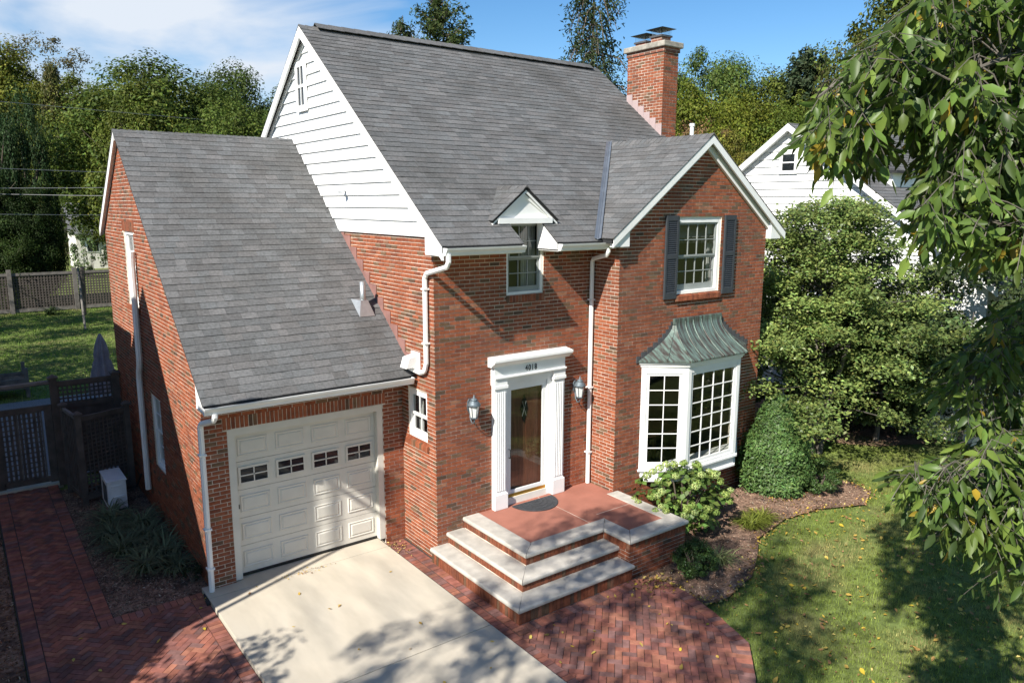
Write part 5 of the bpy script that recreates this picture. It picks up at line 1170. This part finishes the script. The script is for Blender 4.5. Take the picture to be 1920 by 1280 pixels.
bush('yew_bush', 'small low evergreen at the foot of the conical yew', (11.75, -2.1, -.12), .45, .75, 72, n=6000, leaf=.05, base=(.085, .15, .042), ncl=60, rad=.2, aspect=.3)
bush('boxwood', 'small round boxwood by the right end of the steps', (6.62, -2.98, -.12), .36, .66, 73, n=9000, leaf=.034, base=(.06, .11, .03), ncl=90, rad=.22)
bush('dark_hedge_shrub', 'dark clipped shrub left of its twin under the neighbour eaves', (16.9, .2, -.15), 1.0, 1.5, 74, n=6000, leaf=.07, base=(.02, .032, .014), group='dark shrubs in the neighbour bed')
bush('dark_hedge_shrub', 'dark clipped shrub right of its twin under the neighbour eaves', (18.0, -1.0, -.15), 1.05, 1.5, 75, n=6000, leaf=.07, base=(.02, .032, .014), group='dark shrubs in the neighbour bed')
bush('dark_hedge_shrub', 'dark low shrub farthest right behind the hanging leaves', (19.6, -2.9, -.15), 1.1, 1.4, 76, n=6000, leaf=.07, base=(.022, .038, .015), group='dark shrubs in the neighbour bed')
bush('young_tree_shrub', 'small airy green shrub before the grey cottage', tuple(np.append(on(168, 485, 'Y', 62)[:2], -.15)), 1.6, 5.0, 77, n=2600, leaf=.20, base=(.10, .15, .05), ncl=60, rad=.2)
bush('boxwood', 'dark leafy shrub in the shade at the garage corner', (-.16, 1.75, -.10), .18, .30, 79, n=900, leaf=.03, base=(.03, .05, .02), ncl=20, rad=.3)
# hydrangea with its green flower heads
hy = thing('hydrangea', 'leafy hydrangea with round lime flower heads beside the landing', 'shrub', (7.85, -1.62, -.12)); rng = np.random.default_rng(81)
P_, D_, tone = clumpy(rng, 90, 14, .24, (.5, 1.0)); P_ = P_*np.array((.92, .80, .58))+np.array((0, 0, .64)); P_[:, 2] = np.abs(P_[:, 2]); D_[:, 2] += .5
obj('foliage', np_mesh('foliage', *leaf_arrays(P_, D_, rng.uniform(.10, .17, len(P_)), jitter_cols(len(P_), (.13, .20, .045), rng, .22, tone), rng, .72), 'leaf_gloss'), hy)
mb = MB()
for i in range(16): a = rng.uniform(0, 6.28); r = rng.uniform(.2, .7); mb.tube([(0, 0, 0), (math.cos(a)*r*.5, math.sin(a)*r*.4, .5), (math.cos(a)*r, math.sin(a)*r*.8, 1.0)], [.012, .008, .004], 5)
mb.build('stem', 'bark', hy)
fl_m = []
for k in range(3):
    q = nrm(rng.normal(size=(150, 3))); fl_m.append(np_mesh('flower_head', *leaf_arrays(q*np.array((.075, .075, .06))*rng.uniform(.8, 1.05, (150, 1)), q+rng.normal(0, .25, q.shape), rng.uniform(.022, .034, 150), jitter_cols(150, ((.30, .38, .10), (.38, .46, .17), (.24, .33, .08))[k], rng, .18), rng, .9), 'dry_leaf'))
for i in range(54):
    a = rng.uniform(0, 6.28); e = rng.uniform(-.15, 1.35); d = np.array((math.cos(a)*math.cos(e), math.sin(a)*math.cos(e), math.sin(e)))
    if d[1] > .55: continue
    o2 = obj('flower_head', fl_m[i % 3], hy, loc=tuple(d*np.array((.98, .86, .64))+np.array((0, 0, .64)))); s = rng.uniform(.8, 1.15); o2.scale = (s, s, s)
# strap-leaved clumps
def clump(name, label, loc, n, length, base, seed, width=.022, spread=1.0, cat='plant', group=None, lean=.9):
    T_ = thing(name, label, cat, loc, group=group); rng = np.random.default_rng(seed); V_ = []; F_ = []; C_ = []
    for i in range(n):
        a = rng.uniform(0, 6.28); L_ = length*rng.uniform(.6, 1.15); up_ = rng.uniform(.55, 1.2); d = np.array((math.cos(a), math.sin(a), 0)); sd_ = np.array((-d[1], d[0], 0))*width*rng.uniform(.7, 1.2)/2; o_ = d*rng.uniform(0, .10)*spread+np.append(rng.normal(0, .05, 2), 0)
        c = np.array(base)*math.exp(rng.normal(0, .25)); b = len(V_)
        for k in range(6):
            s = k/5; p = o_+d*L_*lean*(s**1.5)*.8+np.array((0, 0, L_*up_*(s-.78*s*s*rng.uniform(.85, 1.05)))); w_ = (1-s**2.2)
            V_ += [p-sd_*w_, p+sd_*w_]; C_ += [c, c]
        F_ += [(b+2*k, b+2*k+1, b+2*k+3, b+2*k+2) for k in range(5)]
    V_ = np.array(V_); V_[:, 2] = np.maximum(V_[:, 2], .005); obj('foliage', np_mesh('foliage', V_, F_, C_, 'grass_blade'), T_); return T_
lil = [(-.85, 5.05, .62), (-.40, 4.55, .66), (-.95, 4.25, .62), (-.45, 3.75, .62), (-.88, 3.45, .66), (-.32, 3.0, .64), (-.70, 2.65, .60), (-.30, 2.35, .52)]
for i, ((x, y, l_), lb) in enumerate(zip(lil, ('strap-leaved lily clump nearest the condenser', 'lily clump against the garage wall under the lower window', 'lily clump at the walk edge behind the middle ones', 'lily clump by the wall in the middle of the bed', 'broad lily clump beside the walk in mid-bed', 'lily clump by the wall near the front of the bed', 'arching lily clump at the front of the bed', 'front lily clump next to the corner downspout'))):
    clump('lily_clump', 'dark ' + lb, (x, y, -.10), 130, l_*1.35, (.15, .185, .10), 100+i, width=.028, group='lily clumps in the left bed')
clump('grass_tuft', 'yellow-green grassy tuft in the mulch right of the hydrangea', (9.05, -2.35, -.115), 260, .55, (.16, .19, .03), 121, width=.018)
clump('grass_tuft', 'second yellow-green tuft just right of the first', (9.45, -2.28, -.115), 200, .48, (.18, .20, .035), 122, width=.018)
clump('grass_tuft', 'pale striped grass tuft behind the small round boxwood', (7.35, -2.88, -.115), 120, .58, (.16, .19, .08), 123, width=.022)
clump('grass_tuft', 'strap-leaved plant at the foot of the back fence', tuple(np.append(on(95, 578, 'Y', 38.5)[:2], -.17)), 90, 1.1, (.10, .14, .05), 124, width=.06)
# layered small tree right of the house
dw = thing('dogwood_tree', 'layered green small tree between the brick house and the white neighbour', 'tree', (14.25, -.46, -.15)); rng = np.random.default_rng(131)
mb = MB(); tips = []
for i in range(3):
    a = 2.1*i+.5; d = np.array((math.cos(a), math.sin(a))); p = [(d[0]*.10, d[1]*.10, -.05), (d[0]*.18, d[1]*.18, .8), (d[0]*.4, d[1]*.4, 1.9), (d[0]*.8, d[1]*.8, 3.4), (d[0]*1.1, d[1]*1.1, 5.0)]; mb.tube(p, [.085, .07, .055, .035, .012], 8)
cl = []
def dw_shape(a, f, zt): return 0
for k in range(360):
    a = rng.uniform(0, 6.28); f = min(1.0, max(0.0, (int(rng.random()**1.1*8)+rng.normal(.5, .24))/8)); z = 1.75+4.55*f; rmax = 3.45*(1-.72*f**1.7)
    rmax *= 1+.42*mnoise.noise(Vector((math.cos(a)*1.7, math.sin(a)*1.7, f*6.0))); r = rmax*math.sqrt(rng.uniform(.06, 1.0))
    cl.append((math.cos(a)*r, math.sin(a)*r, z-.06*r-.12*r*rng.random()))
    if k % 5 == 0:
        z0 = max(.9, z-.25*r-.3); mb.tube([(math.cos(a)*.15, math.sin(a)*.15, z0), (math.cos(a)*r*.55, math.sin(a)*r*.55, z0+(z-z0)*.7-.05*r), (math.cos(a)*r, math.sin(a)*r, z-.08*r)], [.028, .016, .005], 5)
mb.build('trunk', 'bark_grey', dw)
cl = np.array(cl); per = 200; ci = np.repeat(np.arange(len(cl)), per); n = len(ci); cr_ = rng.uniform(.30, .62, len(cl))[ci]; a = rng.uniform(0, 6.28, n); rr = np.sqrt(rng.random(n))*cr_
P_ = cl[ci]+np.stack((rr*np.cos(a), rr*np.sin(a), rng.normal(0, .09, n)-.10*rr), 1); D_ = np.array((-.25, -.15, 1.0))+rng.normal(0, .40, (n, 3))
cl_c = jitter_cols(n, (.185, .245, .068), rng, .30, rng.uniform(.62, 1.22, len(cl))[ci])
obj('crown', np_mesh('crown', *leaf_arrays(P_, D_, rng.uniform(.065, .115, n), cl_c, rng, .58), 'leaf_gloss'), dw)
tr2 = thing('understorey_tree', 'second small leafy tree right of the layered one, near the neighbour wall', 'tree', (17.2, -2.6, -.15)); mb = MB(); limbs(mb, 4, .08, 4.2, 1.6, TR); mb.build('trunk', 'bark_grey', tr2)
c_ = obj('crown', crown_mesh('crown', 141, 90, 170, .26, .058, base=(.085, .125, .042), flat=.45), tr2); c_.location = (0, 0, 3.3); c_.scale = (1.9, 1.9, 1.7)

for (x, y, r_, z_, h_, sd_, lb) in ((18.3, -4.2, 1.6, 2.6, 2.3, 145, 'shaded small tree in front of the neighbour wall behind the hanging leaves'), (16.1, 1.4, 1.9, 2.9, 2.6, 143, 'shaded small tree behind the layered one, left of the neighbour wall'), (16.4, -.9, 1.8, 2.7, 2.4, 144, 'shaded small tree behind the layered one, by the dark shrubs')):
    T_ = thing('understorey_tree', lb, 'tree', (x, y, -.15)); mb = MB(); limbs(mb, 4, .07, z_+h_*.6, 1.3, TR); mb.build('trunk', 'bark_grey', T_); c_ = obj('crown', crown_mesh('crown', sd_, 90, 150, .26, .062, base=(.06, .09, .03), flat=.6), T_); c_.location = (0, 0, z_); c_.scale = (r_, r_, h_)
# ================================================================= the big ash whose branches hang into the picture, right
ash = thing('ash_tree', 'large ash tree hanging leafy branches into the right of the picture', 'tree', (4.9, -10.6, GZ)); AB = np.array((4.9, -10.6, GZ)); rng = np.random.default_rng(151)
wood = MB(); wood.tube([(0, 0, -.1), (0, 0, 1.5), (.1, .1, 4.0), (.2, .2, 7.0), (.1, .5, 11.0)], [.34, .27, .22, .16, .05], 10)
LIMBS = [[(2060, -40, 5.6), (1930, 20, 5.4), (1830, 60, 5.2), (1720, 75, 5.0), (1640, 110, 4.8), (1575, 150, 4.7), (1530, 185, 4.6)],
 [(2080, 150, 5.4), (1930, 190, 5.1), (1810, 215, 4.9), (1700, 205, 4.8), (1620, 240, 4.7), (1560, 270, 4.6)],
 [(2080, 180, 5.0), (1900, 270, 4.6), (1800, 330, 4.5), (1730, 370, 4.5)],
 [(2080, 330, 4.7), (1900, 400, 4.4), (1800, 430, 4.3), (1730, 450, 4.3)],
 [(2060, 60, 4.4), (1880, 110, 4.1), (1780, 150, 4.0)],
 [(2080, 860, 5.4), (1930, 868, 5.1), (1840, 892, 5.0), (1770, 905, 4.9), (1720, 905, 4.9)],
 [(2080, 950, 5.2), (1930, 960, 5.0), (1860, 985, 4.9), (1790, 1000, 4.8), (1740, 1005, 4.8)],
 [(2080, 660, 6.0), (1930, 690, 5.8), (1850, 700, 5.7), (1790, 720, 5.6)],
 [(2080, 1010, 4.9), (1940, 1040, 4.7), (1890, 1070, 4.6)]]
LP = []
for li, lm in enumerate(LIMBS):
    p3 = [at(*q) for q in lm]; st = np.array((.1, .2, 3.0 if li in (5, 6, 7, 8) else 5.2)); en = p3[0]-AB; path = [st+(en-st)*f+np.array((0, 0, .42*math.sin(math.pi*f)))+rng.normal(0, .03, 3)*(f > 0) for f in (0, .2, .4, .6, .8)]+[p-AB for p in p3]
    wood.tube(path, list(np.linspace(.06, .006, len(path))), 7)
    for a, b in zip(p3[:-1], p3[1:]):
        for f in np.linspace(0, 1, 6)[:-1]: LP.append(a+(b-a)*f)
    LP.append(p3[-1])
LP = np.array(LP)
def inside(px, py, poly):
    c = False
    for i in range(len(poly)):
        (x0, y0), (x1, y1) = poly[i], poly[i-1]
        if (y0 > py) != (y1 > py) and px < (x1-x0)*(py-y0)/(y1-y0)+x0: c = not c
    return c
UP1 = [(1545, 165), (1610, 100), (1700, 25), (1740, -60), (2000, -60), (2000, 450), (1880, 440), (1770, 415), (1725, 380), (1735, 330), (1765, 285), (1735, 200), (1655, 185), (1660, 250), (1620, 285), (1585, 265), (1545, 250), (1535, 205)]
UP2 = [(1690, 880), (1730, 850), (1800, 850), (1840, 800), (2000, 800), (2000, 1040), (1900, 1030), (1850, 1000), (1775, 950), (1730, 920)]
UP3 = [(1770, 700), (1800, 660), (1850, 600), (2000, 520), (2000, 820), (1880, 800), (1830, 750)]
clus = []
for poly, nn, dr_ in ((UP1, 1750, (3.9, 6.6)), (UP2, 380, (4.5, 5.8)), (UP3, 210, (5.2, 6.2))):
    x0, x1 = min(p[0] for p in poly), max(p[0] for p in poly); y0, y1 = min(p[1] for p in poly), max(p[1] for p in poly); k = 0
    while k < nn:
        px, py = rng.uniform(x0, x1), rng.uniform(y0, y1)
        if inside(px, py, poly): clus.append(at(px, py, rng.uniform(*dr_))); k += 1
for lm in LIMBS:                                   # leaves go on along the limbs beyond the picture's edge
    p3 = [at(*q) for q in lm]
    for k in range(34):
        f = rng.random(); q = p3[0]+(p3[1]-p3[0])*f*.8+np.clip(rng.normal(0, .16, 3), -.25, .25); clus.append(q)
    for k in range(40):
        f = rng.uniform(.1, 1.0); q = AB+np.array((.1, .2, 4.6))+(p3[0]-AB-np.array((.1, .2, 4.6)))*f+np.clip(rng.normal(0, .30, 3), -.45, .45); clus.append(q)
TPL = np.array([(0, 0, 0), (.28, .5, .0), (.28, 0, -.10), (.28, -.5, .0), (.62, .42, .0), (.62, 0, -.09), (.62, -.42, .0), (1, 0, .0)]); TF = [(0, 3, 2), (0, 2, 1), (2, 3, 6, 5), (2, 5, 4, 1), (5, 6, 7), (5, 7, 4)]
def leaf_pts(base, d, nn_, L_, W_, curl):
    d = d/np.linalg.norm(d); nn_ = nn_-d*(nn_@d); nn_ /= np.linalg.norm(nn_)+1e-9; s = np.cross(nn_, d); t_ = TPL[:, 0]
    return base+np.outer(t_*L_, d)+np.outer(TPL[:, 1]*W_, s)+np.outer(TPL[:, 2]*W_*2-curl*L_*t_*t_, nn_)
LEAVES = Pieces('leaf', 'leaf_gloss', 'foliage', limit=290, smooth=True)
for p in clus:
    j = np.argmin(((LP-p)**2).sum(1)); q = LP[j]; away = p-q; away /= np.linalg.norm(away)+1e-6
    if rng.random() < .16 and np.linalg.norm(p-q) < .45: wood.tube([q-AB, (p+q)/2-AB+np.array((0, 0, .04)), p-AB], [.005, .004, .003], 5)
    for rep in range(rng.integers(1, 3)):
        h = rng.normal(0, 1, 3); h[2] = -.6-abs(rng.normal(0, .5)); ax = unit(h+away*.5); R_ = rng.uniform(.16, .26); tipp = p+ax*R_+np.array((0, 0, -.05)); wood.tube([p-AB, (p+tipp)/2-AB+np.array((0, 0, .015)), tipp-AB], .0025, 3)
        g = rng.random(); base = (.085, .14, .028) if g < .55 else ((.13, .185, .036) if g < .80 else ((.055, .09, .025) if g < .975 else (.30, .22, .03)))
        side = unit(np.cross(ax, rng.normal(0, 1, 3)+np.array((0, 0, .8))))
        for f, sg in ((.35, 1), (.38, -1), (.68, 1), (.72, -1), (1.0, 0)):
            b = p+(tipp-p)*f; d = unit(ax*.75+side*sg*.85+np.array((0, 0, -.45))+rng.normal(0, .18, 3)); L_ = rng.uniform(.07, .14); c = tuple(np.clip(np.array(base if rng.random() > .012 else (.36, .25, .03))*math.exp(rng.normal(0, .25)), .01, .5))
            V_ = leaf_pts(b-AB, d, rng.normal(0, .55, 3)+np.array((-.35, -.25, .75)), L_, L_*rng.uniform(.30, .44), rng.uniform(-.10, .38))
            VV = V_+AB; LEAVES.items.append((0, V_, TF, c, ash)); dd = VV.mean(0)-CAM; kk = dd@CF
            x_, y_ = 960+FPX*(dd@CR)/kk, 640-FPX*(dd@CU)/kk
            if 0 < x_ < 1920 and 0 < y_ < 1280 and kk > .5:
                pr = (VV-CAM); k2 = pr@CF; uv = np.stack(((pr@CR)/k2, (pr@CU)/k2), 1)[[0, 1, 4, 7, 6, 3]]; LEAVES.items[-1] = (parea([tuple(v) for v in uv]), V_, TF, c, ash)
LEAVES.finish()
wood.build('trunk', 'bark_grey', ash)
# the rest of its crown, up and to the right
P_, D_, tone = clumpy(rng, 110, 75, .22, (.3, 1.0)); P_ = P_*np.array((4.6, 4.4, 3.0))+np.array((1.2, .4, 9.6)); W_ = P_+AB; dd = W_-CAM; kk = dd@CF; ux = (dd@CR)/np.maximum(kk, .01); uy = (dd@CU)/np.maximum(kk, .01)
keep = ((kk < .2) | (ux > .72) | (uy > .50)) & (np.linalg.norm(dd, axis=1) > 2.4); P_, D_, tone = P_[keep], D_[keep], tone[keep]
obj('foliage', np_mesh('foliage', *leaf_arrays(P_, D_, rng.uniform(.11, .17, len(P_)), jitter_cols(len(P_), (.085, .15, .032), rng, .25, tone, .05), rng, .45), 'leaf_gloss'), ash, kind='stuff')
# street tree left of the camera that dapples the drive, patio and steps
def shade_tree(name, label, base, centre, radii, ncl, per, leaf, seed, rad=.2, tint=(1, 1, 1), shell=(.25, 1.0)):
    T_ = thing(name, label, 'tree', base); rng = np.random.default_rng(seed); P_, D_, tone = clumpy(rng, ncl, per, rad, shell); P_ = P_*np.array(radii)+np.array(centre)-np.array(base)
    obj('crown', np_mesh('crown', *leaf_arrays(P_, D_, rng.uniform(.8, 1.25, len(P_))*leaf, jitter_cols(len(P_), (.08, .13, .03), rng, .25, tone), rng, .5), 'leaf'), T_)
    mb = MB(); c = np.array(centre)-np.array(base); mb.tube([(0, 0, -.1), (c[0]*.1, c[1]*.1, c[2]*.4), (c[0]*.6, c[1]*.6, c[2]*.8), tuple(c+np.array((0, 0, radii[2]*.7)))], [.22, .16, .07, .012], 9)
    for i in range(7): a = 2*math.pi*i/7; mb.tube([tuple(c*np.array((.5, .5, .7))), tuple(c+np.array((math.cos(a)*radii[0]*.45, math.sin(a)*radii[1]*.45, -.2))), tuple(c+np.array((math.cos(a)*radii[0]*.85, math.sin(a)*radii[1]*.85, .4)))], [.04, .022, .006], 6)
    mb.build('trunk', 'bark', T_); return T_
shade_tree('street_tree', 'street tree standing to the left of the viewpoint by the road', (-8.5, -9.0, GZ), (-7.7, -8.0, 10.6), (4.5, 2.5, 2.2), 105, 105, .15, 161, rad=.17)
shade_tree('street_tree', 'leafy small tree before the left neighbour gable', (-7.0, -3.4, GZ), (-6.5, -3.0, 3.6), (1.6, 1.5, 1.7), 70, 150, .12, 162, rad=.28)
shade_tree('street_tree', 'yard tree behind the left neighbour shading the back lawn', (-9.0, 20.0, GZ), (-8.0, 20.0, 6.5), (5.0, 5.5, 5.0), 110, 190, .2, 163, rad=.25)
shade_tree('street_tree', 'yard tree farther back shading the lawn by the fence', (-12.0, 30.0, GZ), (-8.5, 31.5, 6.5), (6.0, 5.0, 5.0), 110, 190, .22, 164, rad=.25)

# ================================================================= lawn, mulch and fallen leaves
def in_poly_np(x, y, poly):
    c = np.zeros(len(x), bool)
    for i in range(len(poly)):
        (x0, y0), (x1, y1) = poly[i], poly[i-1]
        with np.errstate(divide='ignore', invalid='ignore'): k = ((y0 > y) != (y1 > y)) & (x < (x1-x0)*(y-y0)/(y1-y0)+x0)
        c ^= k
    return c
rng = np.random.default_rng(171)
def on_lawn(x, y): return ~in_poly_np(x, y, bedR) & ~in_poly_np(x, y, pat_out) & ~((x < 7.1) & (y > -2.45)) & ~((x < 11.8) & (y > -.7)) & ~((x < 3.0))
def grass(x, y, h, w, z=GZ, base_=(.20, .255, .048)):
    n = len(x); a = rng.uniform(0, 6.28, n); l_ = rng.uniform(.1, .75, n); hh = h*rng.uniform(.5, 1.3, n)*np.where(rng.random(n) < .06, 1.7, 1.0); V_ = np.empty((n, 3, 3)); ca, sa_ = np.cos(a), np.sin(a)
    V_[:, 0] = np.stack((x-sa_*w, y+ca*w, np.full(n, z)), 1); V_[:, 1] = np.stack((x+sa_*w, y-ca*w, np.full(n, z)), 1); V_[:, 2] = np.stack((x+ca*hh*l_, y+sa_*hh*l_, z+hh), 1)
    tone = np.array([mnoise.noise(Vector((float(a_)*.9, float(b_)*.9, 3.0))) for a_, b_ in zip(x, y)]); dry = np.clip((tone-.05)*2.2, 0, 1)[:, None]
    c = (np.array(base_)*(1-dry)+np.array((.29, .26, .10))*dry)*np.exp(rng.normal(0, .25, (n, 1)))
    return V_.reshape(-1, 3), np.arange(n*3).reshape(n, 3), np.repeat(c, 3, 0)
x = rng.uniform(4.0, 16.5, 230000); y = rng.uniform(-8.5, 1.5, 230000); k = on_lawn(x+rng.normal(0, .05, len(x)), y+rng.normal(0, .05, len(y))) & ~((x < 5.2) & (y > -4.9)); x, y = x[k], y[k]; bare = np.array([mnoise.noise(Vector((float(q)*1.7, float(w_)*1.7, 9.0))) for q, w_ in zip(x, y)]); k = rng.random(len(x)) > np.clip((bare-.1)*1.8, 0, .75); x, y = x[k], y[k]
obj('lawn_grass', np_mesh('lawn_grass', *grass(x, y, .05, .0045), 'grass_blade'), kind='stuff', label='short patchy green lawn with dry spots right of the brick patio', category='grass')
x = rng.uniform(-6, 8, 45000); y = rng.uniform(17, 40, 45000)
obj('lawn_grass', np_mesh('lawn_grass', *grass(x, y, .08, .012, base_=(.15, .25, .035)), 'grass_blade'), kind='stuff', label='bright green back lawn before the lattice fence', category='grass')
def chips(poly, n, z, label, base, size=.045):
    x0, x1 = min(p[0] for p in poly), max(p[0] for p in poly); y0, y1 = min(p[1] for p in poly), max(p[1] for p in poly); x = rng.uniform(x0, x1, n); y = rng.uniform(y0, y1, n); k = in_poly_np(x, y, poly); x, y = x[k], y[k]; m_ = len(x)
    P_ = np.stack((x, y, z+rng.uniform(.0, .018, m_)), 1); D_ = np.array((0, 0, 1.0))+rng.normal(0, .45, (m_, 3)); c = jitter_cols(m_, base, rng, .5); k2 = rng.random(m_) < .12; c[k2] = np.array((.36, .28, .20))*np.exp(rng.normal(0, .3, (k2.sum(), 1)))
    obj('mulch_chips', np_mesh('mulch_chips', *leaf_arrays(P_, D_, rng.uniform(.5, 1.4, m_)*size, np.clip(c, .01, .6), rng, .28), 'chips'), kind='stuff', label=label, category='mulch')
chips(bedR, 26000, -.115, 'brown wood chip mulch in the bed by the bay window', (.24, .155, .11)); chips(bedL, 11000, -.10, 'dark mulch and dry stalks in the bed along the garage', (.19, .14, .11)); chips([(-2.57, -3), (-2.57, 8), (-3.4, 8), (-3.4, -3)], 7000, -.12, 'rusty leaf mulch left of the brick walk', (.20, .10, .05))
LT = [np_mesh('fallen_leaf', leaf_pts(np.zeros(3), np.array((1., 0, 0)), np.array((0, 0, 1.)), .10, .05, cv_)-np.array((.05, 0, -.012)), [(0, 3, 2, 1), (2, 3, 6, 5), (2, 5, 4, 1), (5, 6, 7, 4)], np.tile(np.array(c), (8, 1)), 'dry_leaf') for cv_, c in ((.12, (.50, .36, .04)), (-.10, (.45, .30, .07)), (.2, (.40, .24, .08)), (.05, (.55, .42, .10)), (-.18, (.34, .19, .08)))]
def drop(n, area, z, label, group, test=None, cats=(0, 1, 2, 3, 4), smin=.6, smax=1.2):
    k = 0
    while k < n:
        x, y = rng.uniform(area[0], area[1]), rng.uniform(area[2], area[3])
        if test is not None and not bool(test(np.array([x]), np.array([y]))[0]): continue
        o2 = obj('fallen_leaf', LT[cats[rng.integers(0, len(cats))]], None, None, label, 'leaf', group, (x, y, z)); s = rng.uniform(smin, smax); o2.scale = (s, s, s); o2.rotation_euler = (rng.normal(0, .25), rng.normal(0, .25), rng.uniform(0, 6.28)); k += 1
drop(150, (5.2, 11.5, -6.5, -2.6), GZ+.035, 'curled yellow to tan leaf fallen on the lawn', 'leaves on the lawn', on_lawn, smin=.6, smax=1.25)
drop(16, (.2, 2.9, -3.2, 1.0), DZ+.006, 'small yellowed leaf lying on the concrete driveway', 'leaves on the driveway', smin=.5, smax=.95)
drop(24, (3.2, 5.6, -4.8, -2.6), PZ+.006, 'yellow leaf lying on the brick patio', 'leaves on the patio', cats=(0, 1, 3), smin=.5, smax=1.0)
drop(7, (-2.2, -.2, -1.0, 1.0), PZ+.006, 'yellow leaf lying on the brick walk left of the drive', 'leaves on the walk', cats=(0, 3))
def litter(n, fx, label, size=.055):
    x, y, z = fx(n); m_ = len(x); P_ = np.stack((x, y, z), 1); D_ = np.array((0, 0, 1.0))+rng.normal(0, .5, (m_, 3)); pal = np.array(((.48, .33, .05), (.36, .20, .08), (.27, .15, .08), (.50, .40, .13)))[rng.integers(0, 4, m_)]
    obj('leaf_litter', np_mesh('leaf_litter', *leaf_arrays(P_, D_, rng.uniform(.5, 1.4, m_)*size, pal*np.exp(rng.normal(0, .25, (m_, 1))), rng, .5, .35), 'dry_leaf'), kind='stuff', label=label, category='leaves')
def f_lawn(n): x = rng.uniform(5.0, 13, n); y = rng.uniform(-7.5, -2.4, n); k = on_lawn(x, y); return x[k], y[k], np.full(k.sum(), GZ+.04)
litter(950, f_lawn, 'scatter of small dry leaves over the front lawn')
def f_edge(n):
    t_ = rng.integers(0, 11, n); e_ = bedR[4:16]; P0 = np.array(e_)[t_]; P1 = np.array(e_)[t_+1]; f = rng.random((n, 1)); q = P0+(P1-P0)*f+rng.normal(0, .09, (n, 2)); return q[:, 0], q[:, 1], np.full(n, -.10)
litter(520, f_edge, 'drift of dry leaves along the edge of the mulch bed')
def blob(cx, cy, sx, sy, z): return lambda n: (rng.normal(cx, sx, n), rng.normal(cy, sy, n), np.full(n, z)+rng.uniform(0, .02, n))
litter(150, blob(5.85, -2.75, .22, .16, -.07), 'pile of yellow leaves at the right end of the bottom step')
litter(110, blob(3.12, .85, .08, .18, PZ+.01), 'little pile of dry leaves in the corner by the garage door', .035)
litter(60, blob(1.3, .80, .25, .05, DZ+.008), 'dry leaf crumbs along the garage apron joint', .03)
litter(90, blob(.15, 1.02, .25, .05, DZ-.03), 'dry leaves at the foot of the garage pier', .035)
litter(120, blob(10.9, -1.9, .45, .25, -.10), 'dry leaves under the conical yew', .05)
for p_ in (BRICKS, SHINGLES, PAVERS): p_.finish()
